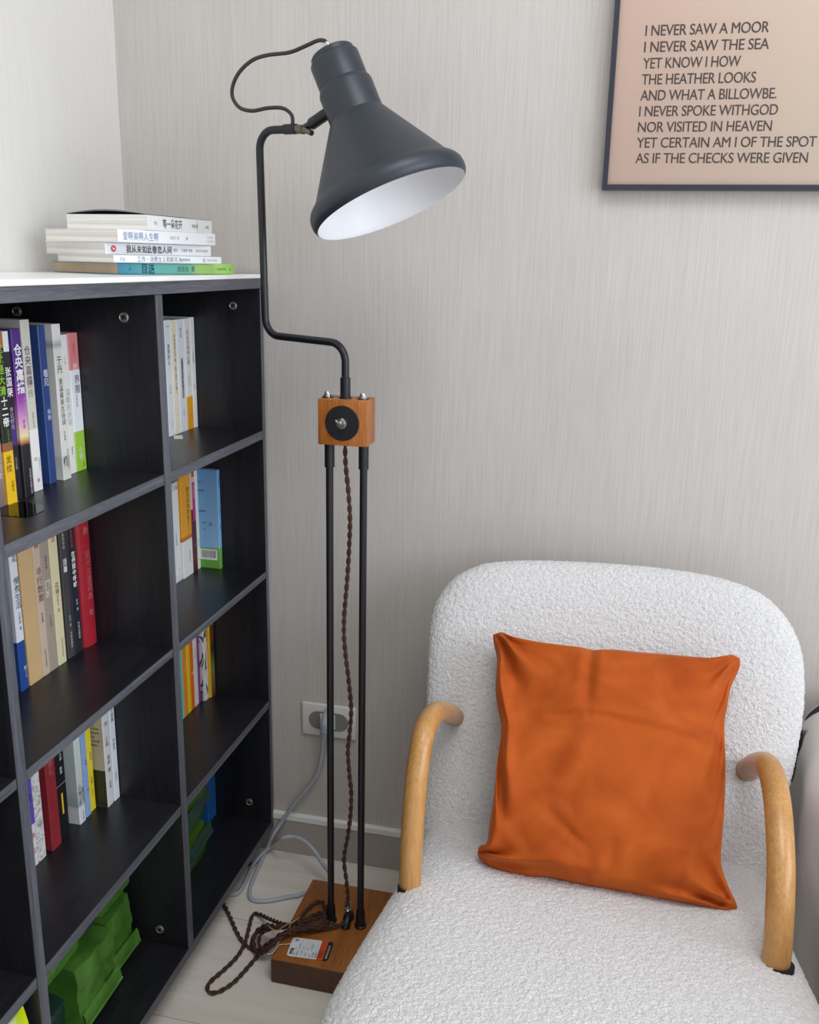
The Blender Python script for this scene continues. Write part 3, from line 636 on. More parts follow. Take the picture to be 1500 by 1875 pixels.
# ------------------------------------------------------------------ green packages
M_g1 = m_foil('bright_green_foil', (62, 110, 34), (94, 146, 60)); M_g2 = m_foil('dark_green_foil', (28, 58, 48), (44, 80, 66)); M_g3 = m_foil('olive_green_foil', (50, 84, 24), (72, 106, 34))
def package(label, group, y0, y1, z0, z1, x0, x1, m, seed, flap=True, tilt=0.0, hf=.55, mflap=None):
    root = thing('foil_package', label, 'package', ((x0+x1)/2, (y0+y1)/2, z0), group)
    b = bmesh.new(); bmesh.ops.create_cube(b, size=1)
    bmesh.ops.subdivide_edges(b, edges=b.edges[:], cuts=9, use_grid_fill=True)
    cx, cy, cz = (x0+x1)/2, (y0+y1)/2, (z0+z1)/2; sx, sy, sz = x1-x0, y1-y0, z1-z0
    for v in b.verts:
        p = v.co*2; q = Vector(p)
        for i, (j, k) in enumerate(((1, 2), (0, 2), (0, 1))):
            q[i] = p[i]*(1-.06*(p[j]**4+p[k]**4)/2)
        w = Vector((cx+q.x*sx/2, cy+q.y*sy/2, cz+q.z*sz/2))
        nn = nvec(w*16+Vector((seed*3.1, 0, 0)))*.006 + nvec(w*45+Vector((seed, 7, 0)))*.0025
        # sharp wrinkles
        k = abs(noise.noise(Vector((w.y*38+w.z*20, w.z*14, seed*5.3))))
        nn.x -= .004*max(0, .25-k)/.25
        w += nn*(0.4 if p.z < -.95 else 1)
        w.z = max(w.z, z0+.0008)
        v.co = w
    obj('body', b, m, root, True, angle=.9)
    if flap:
        zc = z0+sz*hf; b = bmesh.new(); n = 10; th = .024; rws = []
        for i in range(n+1):
            yy = y0+sy*(.03+1.0*i/n); dz = tilt*(i/n-.5)*sz+.002*noise.noise(Vector((yy*30, seed, 0)))
            rws.append([b.verts.new((x1+.001, yy, zc+dz+th/2)), b.verts.new((x1+.004, yy, zc+dz+th*.30)), b.verts.new((x1+.0065+.002*noise.noise(Vector((yy*40, 3, seed))), yy, zc+dz-th*.4)), b.verts.new((x1+.009, yy, zc+dz-th/2))])
        for i in range(n):
            for k in range(3): b.faces.new((rws[i][k], rws[i+1][k], rws[i+1][k+1], rws[i][k+1]))
        bmesh.ops.recalc_face_normals(b, faces=b.faces[:])
        bmesh.ops.solidify(b, geom=b.faces[:], thickness=.0012)
        obj('folded_flap', b, mflap or m, root, True, angle=.5)
    return root
GP = 'green foil packages stacked in the bottom middle cell'
zb = ZL[1]+.0004
package('bright green foil package at the lower right of the bottom middle stack', GP, -.517, -.432, zb, .196, -.2, -.092, M_g1, 1, hf=.22)
package('large bright green foil package lowest at the front of the bottom middle stack', GP, -.632, -.527, zb, .2, -.2, -.072, M_g1, 2, hf=.25, tilt=.05)
package('dark green foil package low between two bright ones', GP, -.700, -.645, zb, .165, -.2, -.086, M_g2, 3, False)
package('bright green foil package at the lower left against the divider', GP, -.788, -.712, zb, .18, -.2, -.085, M_g1, 4, hf=.6)
package('bright green foil package at the upper right of the bottom middle stack', GP, -.525, -.422, .206, .318, -.2, -.096, M_g1, 5, hf=.42, tilt=.05)
package('dark green foil package upright between the two upper bright ones', GP, -.580, -.534, .212, .325, -.2, -.095, M_g2, 6, hf=.35)
package('bright green foil package upper middle with a wide folded flap', GP, -.688, -.588, .212, .318, -.2, -.088, M_g1, 7, hf=.42)
package('bright green foil package at the upper left against the divider', GP, -.790, -.697, .19, .30, -.2, -.095, M_g1, 8, hf=.5)
GQ = 'green foil packages in the bottom right cell'
package('olive green foil package standing on the floor of the bottom right cell', GQ, -.385, -.142, zb, .160, -.2, -.088, M_g3, 11, hf=.45, tilt=.5, mflap=M_g2)
package('olive green foil package lying on top in the bottom right cell', GQ, -.385, -.140, .168, .245, -.2, -.092, M_g3, 12, hf=.35, tilt=.5, mflap=M_g2)
# snack pouch, left column
def m_pouch():
    s = NT('pouch_print'); tc = s.n('ShaderNodeTexCoord'); sx = s.n('ShaderNodeSeparateXYZ'); s.l(tc.outputs['Generated'], sx.inputs[0])
    s.l(s.ramp(sx.outputs[1], [(0, hexc(70, 170, 40)), (.35, hexc(80, 186, 44)), (.42, hexc(232, 236, 232)), (.74, hexc(206, 226, 20)), (1, hexc(214, 232, 10))]), s.b.inputs['Base Color'])
    s.b.inputs['Roughness'].default_value = .35; return s.m
package('lime, white and green plastic pouch at the bottom of the left column', None, -.905, -.8255, zb, .336, -.075, -.007, m_pouch(), 21, False).name = 'snack_pouch'

# ------------------------------------------------------------------ floor lamp
BX0, BX1, BY0, BY1, BZ = .136, .354, -.369, -.135, .05
lamp = thing('floor_lamp', 'black metal floor lamp with wooden switch block and square teak base', 'lamp', (.245, -.25, 0))
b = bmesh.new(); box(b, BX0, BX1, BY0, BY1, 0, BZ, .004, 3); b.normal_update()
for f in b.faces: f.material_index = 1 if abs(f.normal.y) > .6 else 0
obj('base', b, [M_teak_base, M_endgrain_shaded], lamp, True, angle=.6)
LY = -.245; SB_Z = at(628, 816.5, 1, -.266).z
PXS = (.2105, .2690)
for px in PXS:
    b = bmesh.new(); tube(b, [(px, LY, BZ), (px, LY, SB_Z)], .0062, 20); o = obj('pole', b, M_black, lamp, True, angle=.6)
    b = bmesh.new(); tube(b, [(px, LY, .935), (px, LY, SB_Z+.001)], .0083, 20); obj('ferrule', b, M_black, o, True, angle=.6)
    b = bmesh.new(); lathe(b, [(0, .0), (0, .0115), (.003, .0115), (.0045, .009), (.034, .0082), (.034, 0)], (px, LY, BZ), (0, 0, 1), 24); obj('ferrule', b, M_black, o, True, angle=.6)
SB = (at(582, 775, 1, -.266).x, at(672, 775, 1, -.266).x, -.266, -.216, at(628, 816.5, 1, -.266).z, at(628, 732.5, 1, -.266).z)
b = bmesh.new(); box(b, *SB, .0015, 2); blk = obj('switch_block', b, M_teak, lamp, True, angle=.6)
sc = Vector(at(627, 775, 1, SB[2]))
b = bmesh.new(); lathe(b, [(-.002, 0), (-.002, .0285), (.0015, .0285), (.002, .028), (.002, 0)], sc, (0, -1, 0), 56); pl = obj('switch_plate', b, plain((18, 20, 24), .45, var=.02), blk, True, angle=.5)
for dx in (-.024, .024):
    b = bmesh.new(); lathe(b, [(0, 0), (0, .0022), (.0006, .0018), (.0006, 0)], sc+Vector((dx, -.002, 0)), (0, -1, 0), 16); obj('screw', b, M_black, blk, True, angle=.5)
b = bmesh.new(); lathe(b, [(0, .0), (0, .0088), (.003, .0088), (.003, .0065), (.006, .0062), (.008, .005), (.008, 0)], sc+Vector((0, -.002, 0)), (0, -1, 0), 28)
lathe(b, [(0, .0018), (.012, .0026), (.015, .002), (.0155, 0)], sc+Vector((0, -.009, 0)), (-.35, -1, .55), 16); obj('toggle_switch', b, M_steel, blk, True, angle=.6)
for (u, v) in ((600, 722), (665, 726)):
    p = at(u, v, 1, LY); p.z = SB[5]
    b = bmesh.new(); lathe(b, [(0, 0), (0, .0098), (.0012, .0098), (.0012, 0)], p, (0, 0, 1), 28); w_ = obj('washer', b, M_black, lamp, True, angle=.5)
    b = bmesh.new(); lathe(b, [(.0012, 0), (.0012, .0070), (.0048, .0070), (.0050, .0052), (.0075, .0050), (.0098, .0036), (.0108, 0)], p, (0, 0, 1), 20); obj('acorn_nut', b, M_steel, lamp, True, angle=.5)
# bent arm, swung a little towards the wall
AX = Vector((.2375, LY, 0)); az = math.radians(158); A = Vector((math.cos(az), math.sin(az), 0))
Anorm = Vector((-A.y, A.x, 0))
def arm_pt(u, v): return on_plane(u, v, AX, Anorm)
p_low = arm_pt(622, 624); p_l = arm_pt(487, 613); p_t = arm_pt(474.5, 239); p_e = arm_pt(526, 237)
top_of_block = Vector((AX.x, AX.y, SB[5]))
p0 = Vector((AX.x, AX.y, p_low.z-.004))
arm = fillet([top_of_block, p0, p_l, p_t, p_e], .030, 10)
b = bmesh.new(); tube(b, arm, .0062, 16); armo = obj('arm', b, M_black, lamp, True, angle=.6)
b = bmesh.new(); lathe(b, [(0, 0), (0, .0105), (.002, .0105), (.002, .0083), (.033, .0083), (.0335, .0075), (.0335, 0)], top_of_block, (0, 0, 1), 24); obj('arm_sleeve', b, M_black, lamp, True, angle=.6)
p_s1 = arm_pt(522, 237); p_s2 = arm_pt(543, 236)
b = bmesh.new(); tube(b, [p_s1, p_s2], .0078, 18); obj('end_sleeve', b, M_black, armo, True, angle=.6)
# shade
DEP = -.255
def pxscale(P): return FPX/((P-CAM).dot(FWD))
vd = (at(612, 96, 1, DEP)-CAM).normalized()
th = math.radians(16.5)
vd = (at(690, 300, 1, DEP)-CAM).normalized()
rv = (RGT-vd*RGT.dot(vd)).normalized(); uv_ = rv.cross(vd)
AXS = ((rv*.376 - uv_*.926)*math.cos(th) - vd*math.sin(th)).normalized()
top_c = at(607, 96, 1, DEP)
mpp = 1/pxscale(at(650, 230, 1, DEP))
def sc_(x): return x*1130*mpp
prof_out = [(0, 0), (0, .031), (.001, .034), (.003, .036), (.0095, .0365), (.0103, .038), (.012, .0402), (.0135, .0408), (.0539, .0408), (.0575, .0435), (.062, .0450), (.1075, .0452), (.1100, .0470), (.2275, .1175), (.2300, .1215), (.2360, .1275), (.2430, .1315), (.2510, .1330), (.2590, .1325), (.2650, .1300), (.2676, .1275)]
prof_in = [(.2676, .1275), (.2660, .1255), (.2590, .1225), (.2400, .1150), (.1150, .0455), (.1080, .0425), (.0650, .0420), (.0600, .0385), (.02, .036), (.018, 0)]
ks = 1130*mpp
def cone_s(x): return x if x < .1085 else .1085+(x-.1085)*.94
b = bmesh.new(); lathe(b, [(cone_s(s)*ks, r*ks) for s, r in prof_out], top_c, AXS, 96)
shade = obj('shade', b, M_shade, lamp, True, angle=.6)
b = bmesh.new(); lathe(b, [(cone_s(s)*ks, r*ks) for s, r in prof_in], top_c, AXS, 96)
for f in b.faces: f.normal_flip()
obj('shade_lining', b, M_shade_in, shade, True, angle=.6)
b = bmesh.new(); lathe(b, [(.02, 0), (.02, .018), (.075, .018), (.076, .012), (.076, 0)], top_c, AXS, 32); obj('bulb_socket', b, M_shade_in, shade, True, angle=.6)
# joint between arm and shade
side = top_c + AXS*(.092*ks)
j0 = p_s2; j1 = arm_pt(552, 237)
on_shade = at(600, 207, 1, -.262); j2 = at(560, 234, 1, -.240)
b = bmesh.new(); tube(b, [p_s2, j1+(j1-p_s2)*.6], .0068, 16)
lathe(b, [(-.008, 0), (-.008, .0055), (.008, .0055), (.008, 0)], j1+Vector((.002, -.001, 0)), (.25, -1, .05), 18)
lathe(b, [(-.010, 0), (-.010, .0042), (.010, .0042), (.010, 0)], j2+Vector((.003, 0, -.005)), (.9, -.5, -.35), 14)
obj('hinge', b, M_brass, armo, True, angle=.6)
b = bmesh.new(); tube(b, [j1+Vector((.002, 0, -.001)), at(575, 224, 1, -.248)], .0062, 16)
tube(b, [at(571, 227, 1, -.247), on_shade, on_shade.lerp(side, .35)], .0088, 20); obj('shade_stem', b, M_black, lamp, True, angle=.6)
# thin lead from arm to the top of the shade
pts = [at(u, v, 1, y) for (u, v, y) in ((532, 234, -.208), (536, 224, -.205), (533, 209, -.20), (517, 198, -.20), (490, 198, -.20), (462, 203, -.20), (439, 197, -.205), (426, 178, -.21), (427, 155, -.215), (440, 130, -.22), (463, 110, -.225), (490, 101, -.23), (530, 96, -.235), (560, 84, -.24), (580, 75, -.245), (592, 74, -.25), (600, 80, -.255), (604, 92, -.256))]
b = bmesh.new(); tube(b, catmull(pts, 6), .0029, 10); obj('head_lead', b, plain((50, 48, 46), .5), lamp, True)
b = bmesh.new(); lathe(b, [(-.004, 0), (-.004, .0045), (.004, .0045), (.006, .003), (.006, 0)], at(601, 84, 1, -.256), -AXS, 16); obj('strain_relief', b, M_steel, shade, True, angle=.5)
# twisted cloth cord hanging between the poles
cpx = [(632, 812), (633, 850), (638, 900), (641, 950), (639, 1010), (636, 1060), (631, 1120), (630, 1160), (633, 1200), (639, 1250), (643, 1300), (640, 1345), (637, 1375), (640, 1420), (643, 1450), (642, 1490), (637, 1530), (630, 1572), (634, 1610), (637, 1640), (637, 1662)]
pts = [at(u, v, 1, LY+(.012 if 3 < i < 18 else .004)) for i, (u, v) in enumerate(cpx)]
b = bmesh.new(); twisted(b, catmull(pts, 8)); obj('cloth_cord', b, M_cord, lamp, True)
cl = at(637, 1690, 2, BZ)
b = bmesh.new(); tube(b, [cl+Vector((0, .014, .002)), cl+Vector((0, .010, .012)), cl+Vector((0, 0, .014)), cl+Vector((0, -.012, .004)), cl+Vector((0, -.014, 0))], .0085, 16); obj('cord_clamp', b, M_black, lamp, True, angle=.9)
b = bmesh.new()
for (u, v, r) in ((637, 1652, .0065), (637, 1658, .0075), (637, 1666, .0068)):
    lathe(b, [(-.0022, 0), (-.0022, r*.8), (0, r), (.0022, r*.8), (.0022, 0)], at(u, v, 1, cl.y+.008), (0, .25, 1), 20)
obj('cord_grip', b, M_steel, lamp, True, angle=.6)
b = bmesh.new(); lathe(b, [(0, 0), (0, .0032), (.0016, .0024), (.002, 0)], cl+Vector((0, -.0085, .0145)), (0, -.5, 1), 16); obj('clamp_screw', b, M_steel, lamp, True, angle=.6)
# coiled supply cord
def P2(u, v, z): return at(u, v, 2, z)
FZ = .0046
bz = BZ+.0046
loops = []
path = [P2(632, 1688, .066), P2(622, 1694, .060), P2(606, 1698, .058), P2(590, 1702, bz), P2(565, 1704, bz), P2(540, 1700, bz+.004), P2(515, 1712, .052), P2(490, 1728, .034), P2(474, 1740, .014), P2(463, 1738, FZ), P2(462, 1722, FZ), P2(472, 1706, .012), P2(495, 1700, .036), P2(520, 1698, bz), P2(545, 1692, bz+.003),
  P2(570, 1678, bz), P2(588, 1672, bz), P2(600, 1684, bz), P2(597, 1698, bz+.004), P2(575, 1700, bz+.008), P2(548, 1697, bz+.010), P2(520, 1712, .060), P2(495, 1735, .040), P2(478, 1745, .020), P2(466, 1733, .012), P2(468, 1708, .020), P2(488, 1694, .042), P2(515, 1697, bz+.006), P2(545, 1691, bz+.010),
  P2(575, 1683, bz+.008), P2(592, 1680, bz+.006), P2(598, 1690, bz+.008), P2(585, 1698, bz+.012), P2(555, 1696, bz+.014), P2(525, 1707, .064), P2(500, 1726, .046), P2(482, 1738, .028), P2(474, 1726, .022), P2(480, 1708, .034), P2(505, 1698, .056), P2(540, 1690, bz+.014),
  P2(553, 1676, bz+.010), P2(568, 1660, bz+.004), P2(583, 1651, bz+.004), P2(593, 1655, bz+.006), P2(596, 1670, bz+.008), P2(590, 1690, bz+.014), P2(560, 1700, bz+.017), P2(530, 1704, .07), P2(505, 1722, .052), P2(488, 1740, .030), P2(474, 1746, .012), P2(468, 1755, FZ),
  P2(455, 1770, FZ), P2(430, 1797, FZ), P2(405, 1814, FZ), P2(388, 1818, FZ), P2(380, 1810, FZ), P2(386, 1797, FZ), P2(410, 1776, FZ), P2(434, 1752, FZ), P2(448, 1728, FZ), P2(456, 1700, FZ), P2(461, 1680, FZ), P2(467, 1673, FZ), P2(478, 1675, .010), P2(497, 1684, .030), P2(520, 1692, .056), P2(540, 1696, bz+.018), P2(525, 1708, .068), P2(500, 1730, .042), P2(478, 1742, .018), P2(462, 1738, FZ), P2(446, 1726, FZ), P2(433, 1705, FZ), P2(423, 1682, FZ), P2(412, 1660, FZ), P2(398, 1640, FZ)]
cc = catmull(path, 8)
def clear_base(p):
    q = Vector(p)
    if BX0-.006 < q.x < BX1+.006 and BY0-.006 < q.y < BY1+.006: q.z = max(q.z, BZ+.0044)
    q.z = max(q.z, FZ); return q
cc = [clear_base(p) for p in cc]
b = bmesh.new(); twisted(b, cc, .0022, .032, .003, 8); cord = obj('supply_cord', b, M_cord, lamp, True)
b = bmesh.new()
for (u0, v0, u1, v1) in ((536, 1686, 541, 1708), (533, 1688, 543, 1706)):
    c0 = P2((u0+u1)/2, (v0+v1)/2, .064); r_ = .014
    tube(b, [c0+Vector((.002*math.cos(t), 0, 0))+(Vector((.25, .97, 0))*math.cos(t)*r_+Vector((0, 0, 1))*math.sin(t)*.0125) for t in [2*PI*k/24 for k in range(25)]], .0012, 6)
tube(b, catmull([P2(490, 1694, .052), P2(500, 1702, .060), P2(510, 1703, .062), P2(525, 1693, .078), P2(538, 1688, .081), P2(548, 1680, .070), P2(552, 1672, .062)], 6), .0013, 6)
obj('twine_tie', b, M_twine, cord, True)

# hang tag lying on the base
tagc = [P2(528, 1715, BZ+.0012), P2(524, 1750, BZ+.0012), P2(600, 1760, BZ+.0012), P2(614, 1722, BZ+.0012)]
tr = thing('hang_tag', 'white paper hang tag with orange and black end lying on the lamp base', 'tag', P2(567, 1738, BZ+.0006))
o_ = Vector(tagc[1]); ex = (tagc[2]-tagc[1]); ey = (tagc[0]-tagc[1]); ex.z = ey.z = 0
Lx = ex.length; ex.normalize(); ey = (ey-ex*ey.dot(ex)); Ly = ey.length; ey.normalize(); ez = Vector((0, 0, 1))
def tp(a, c, h=0): return o_+ex*(a*Lx)+ey*(c*Ly)+ez*h
b = bmesh.new()
def slab(bm, a0, a1, mi, r0=0, r1=0):
    k = Ly/Lx; out = []
    r = .12
    if r0: out += [(a0+r*k*(1-math.cos(t)), r*(1-math.sin(t))) for t in [0, .5, 1.05, PI/2]]
    else: out += [(a0, 0)]
    if r1: out += [(a1-r*k*(1-math.sin(t)), r*(1-math.cos(t))) for t in [0, .5, 1.05, PI/2]] + [(a1-r*k*(1-math.cos(t)), 1-r*(1-math.sin(t))) for t in [0, .5, 1.05, PI/2]]
    else: out += [(a1, 0), (a1, 1)]
    if r0: out += [(a0+r*k*(1-math.sin(t)), 1-r*(1-math.cos(t))) for t in [0, .5, 1.05, PI/2]]
    else: out += [(a0, 1)]
    vs_ = [bm.verts.new(tp(a, c)) for a, c in out]; vt = [bm.verts.new(tp(a, c, .0006)) for a, c in out]
    bm.faces.new(vt).material_index = mi; bm.faces.new(vs_[::-1]).material_index = mi
    for i in range(len(out)):
        j = (i+1) % len(out); bm.faces.new((vs_[i], vs_[j], vt[j], vt[i])).material_index = mi
slab(b, 0, .72, 0, 1, 0); slab(b, .72, .88, 1); slab(b, .88, 1.0, 2, 0, 1)
card = obj('card', b, [plain((236, 238, 242), .45, var=.01), plain((216, 84, 40), .45), plain((28, 30, 38), .45)], tr)
b = bmesh.new()
def tquad(a0, a1, c0, c1, mi, h=.0008): quad(b, [tp(a0, c0, h), tp(a1, c0, h), tp(a1, c1, h), tp(a0, c1, h)], mi)
tquad(.05, .13, .10, .42, 0)
for i, a in enumerate((.27, .38, .48, .57, .66)): tquad(a, a+.006, .08, .95, 1)
tx = lambda s, a, c, sz, mi: put_text(b, s, sz, tp(a, c, .0009), ey, -ex, mi)
tx('合格证', .12, .11, .0042, 2); tx('品名', .19, .08, .0036, 0); tx('台灯', .19, .35, .003, 0)
for i, (s_, a) in enumerate((('规格型号', .25), ('生产日期', .35), ('检验员', .45), ('地址', .55), ('电话客服', .63), ('售后服务', .70))): tx(s_, a, .06, .0034, 0)
for i, (s_, a) in enumerate((('见产品标签', .25), ('见产品', .35), ('合格', .45), ('广东省中山市', .55))): tx(s_, a, .42, .0028, 0)
for (s_, a) in (('执行标准', .765), ('安全警示', .81), ('产品保修', .86)): tx(s_+'卡', a, .08, .0042, 3)
tx('请保留此标签说明', .96, .08, .0042, 2)
disc_c = tp(.12, .86, .0008)
f = b.faces.new([b.verts.new(disc_c+(ex*math.cos(t)+ey*math.sin(t))*.0035) for t in [2*PI*k/20 for k in range(20)]]); f.material_index = 1
obj('printing', b, [plain((40, 42, 48), .6), plain((150, 160, 176), .6), paper, plain((120, 36, 18), .6)], card)
b = bmesh.new(); tube(b, catmull([tp(.02, .62, .0015), P2(521, 1729, .055), P2(512, 1730, .053), P2(505, 1738, .055), P2(497, 1746, .056), P2(490, 1747, .057)], 6), .0006, 6); obj('string', b, paper, tr, True)

# ------------------------------------------------------------------ wall socket and extension cord
ws = thing('wall_socket', 'white double-width wall socket with grey oval insert low on the back wall', 'socket', (.126, YB, .331))
pts = [at(557, 1280, 1, YB), at(655, 1297, 1, YB), at(651, 1356, 1, YB), at(554, 1338, 1, YB)]
x0 = .0675; x1 = .185; z0 = .2945; z1 = .368
b = bmesh.new(); box(b, x0, x1, YB-.008, YB, z0, z1, .0025, 3); pt = obj('plate', b, plain((226, 224, 220), .4, var=.01), ws, True, angle=.6)
b = bmesh.new()
cx, cz = (x0+x1)/2, (z0+z1)/2
def stadium(L, r, y, n=16):
    return [(cx+L+r*math.sin(t), y, cz+r*math.cos(t)) for t in [PI*k/n for k in range(n+1)]] + [(cx-L-r*math.sin(t), y, cz-r*math.cos(t)) for t in [PI*k/n for k in range(n+1)]]
lo = [b.verts.new(p) for p in stadium(.023, .0205, YB-.008)]; hi = [b.verts.new(p) for p in stadium(.023, .020, YB-.0092)]
b.faces.new(hi)
for i in range(len(lo)): j = (i+1) % len(lo); b.faces.new((lo[i], lo[j], hi[j], hi[i]))
bmesh.ops.recalc_face_normals(b, faces=b.faces[:])
obj('insert', b, plain((132, 130, 130), .35, var=.02), ws, True, angle=.5)
b = bmesh.new(); box(b, cx-.018, cx+.015, YB-.0105, YB-.009, cz-.0165, cz+.0165, .0005, 1); obj('outlet_module', b, plain((232, 232, 232), .4, var=.01), ws)
b = bmesh.new()
for dx in (.006, .010): box(b, cx+dx, cx+dx+.002, YB-.0108, YB-.0104, cz-.008, cz)
box(b, cx+.034, cx+.0355, YB-.0094, YB-.009, cz-.002, cz-.0005); obj('pin_slots', b, M_dark, ws)
M_cable = plain((176, 184, 194), .42, var=.03)
ec = thing('extension_cord', 'grey-blue plastic cable plugged into the wall socket and looping across the floor', 'cord', (.1, YB-.012, .31))
b = bmesh.new()
pp = [at(601, 1306, 1, YB-.0112), at(600, 1312, 1, YB-.026), at(597, 1325, 1, YB-.036), at(594, 1338, 1, YB-.034), at(592, 1346, 1, YB-.030)]
tube(b, catmull(pp, 5), [ .0105+.0*i for i in range(6)]+[.0115]*6+[.010]*4+[.0075]*5, 16); plug = obj('plug', b, M_cable, ec, True, angle=.8)
b = bmesh.new()
for i in range(4):
    c = at(594-i*.3, 1345+i*3.6, 1, YB-.031+.002*i); lathe(b, [(-.001, 0), (-.001, .0062-.0004*i), (.001, .0062-.0004*i), (.001, 0)], c, (0, -.1, 1), 18)
obj('strain_ribs', b, M_cable, plug, True, angle=.5)
cz_ = .0048
cab = [at(592, 1350, 1, YB-.030), at(590, 1375, 1, YB-.020), at(587, 1395, 1, YB-.018), at(580, 1420, 1, YB-.018), at(562, 1445, 1, YB-.019), at(540, 1470, 1, YB-.020), at(516, 1505, 1, YB-.022), at(500, 1530, 1, YB-.03),
  P2(488, 1555, .012), P2(477, 1580, cz_), P2(466, 1605, cz_), P2(458, 1628, cz_), P2(459, 1644, cz_), P2(474, 1650, cz_), P2(500, 1648, cz_), P2(530, 1642, cz_), P2(545, 1640, cz_),
  P2(558, 1636, cz_), Vector((.1300, -.140, cz_)), Vector((.142, -.122, cz_)), Vector((.165, -.119, cz_+.001)), at(604, 1602, 1, -.100), at(590, 1580, 1, -.080), at(574, 1556, 1, -.065), at(556, 1539, 1, -.055), at(535, 1532, 1, -.05), at(515, 1536, 1, -.055), P2(496, 1550, .017), P2(480, 1563, .016), P2(464, 1583, .008), P2(454, 1605, cz_), P2(444, 1625, cz_), P2(434, 1636, cz_), P2(420, 1637, cz_), P2(405, 1634, cz_)]
cab = catmull(cab, 8)
cab = [Vector((p.x, min(p.y, YB-.017), max(p.z, cz_))) for p in cab]
b = bmesh.new(); tube(b, cab, .0043, 12); obj('cable', b, M_cable, ec, True)

# ------------------------------------------------------------------ framed print
FX0, FX1, FZ0, FZ1 = .6133, 1.1133, 1.3878, 2.0878
fp = thing('framed_print', 'black-framed pink poem print with dark capital letters on the back wall', 'picture', (.86, YB, 1.39))
b = bmesh.new(); w_ = .0085; dp = .024
y0_, y1_ = YB-dp, YB-.0002
for (xa, xb, za, zb_) in ((FX0, FX0+w_, FZ0, FZ1), (FX1-w_, FX1, FZ0, FZ1), (FX0+w_, FX1-w_, FZ0, FZ0+w_), (FX0+w_, FX1-w_, FZ1-w_, FZ1)):
    box(b, xa, xb, y0_, y1_, za, zb_)
obj('frame', b, plain((44, 46, 58), .35, var=.02), fp)
def m_print():
    s = NT('poem_print'); tc = s.n('ShaderNodeTexCoord'); g = s.n('ShaderNodeSeparateXYZ'); s.l(tc.outputs['Generated'], g.inputs[0])
    s.l(s.ramp(g.outputs[0], [(0, hexc(255, 222, 205)), (.8, hexc(255, 236, 216))]), s.b.inputs['Base Color']); s.b.inputs['Roughness'].default_value = .6; return s.m
PY = YB-.016
b = bmesh.new(); box(b, FX0+w_, FX1-w_, PY, YB-.006, FZ0+w_, FZ1-w_); pr_ = obj('print', b, m_print(), fp)
b = bmesh.new()
lines = [('I NEVER SAW A MOOR', 1182, 65, 1408, 57), ('I NEVER SAW THE SEA', 1180, 95, 1408, 88), ('YET KNOW I HOW', 1178, 124, 1356, 118), ('THE HEATHER LOOKS', 1175, 153, 1384, 147), ('AND WHAT A BILLOWBE.', 1172, 183, 1422, 176), ('I NEVER SPOKE WITHGOD', 1170, 212, 1424, 207), ('NOR VISITED IN HEAVEN', 1166, 242, 1413, 235), ('YET CERTAIN AM I OF THE SPOT', 1165, 271, 1495, 263), ('AS IF THE CHECKS WERE GIVEN', 1161, 299, 1479, 293)]
for i, (s_, ua, va, ub, vb) in enumerate(lines):
    p = at(ua, va, 1, PY-.0003); q = at(ub, vb, 1, PY-.0003); p.x = .6645; p.z = 1.6215-.02393*i
    size = .0226; W_ = q.x-p.x
    g1 = bounds(glyphs(s_, size, 1.0)); g2 = bounds(glyphs(s_, size, 1.3))
    w1 = g1[1]-g1[0]; w2 = g2[1]-g2[0]; sp = 1+.3*(W_-w1)/(w2-w1)
    sp = max(.95, min(1.35, sp))
    for sh in (0, 1, 2):
        put_text(b, s_, size, p+Vector((.00022*(sh-1), -.00004*sh, .00010*(sh-1))), (1, 0, 0), (0, 0, 1), 0, width=W_, spacing=sp, res=5)
obj('poem_lettering', b, plain((84, 64, 60), .6, var=.02), pr_)
b = bmesh.new(); box(b, FX0+w_, FX1-w_, YB-.0205, YB-.0185, FZ0+w_, FZ1-w_); obj('glass_pane', b, M_glass, fp)

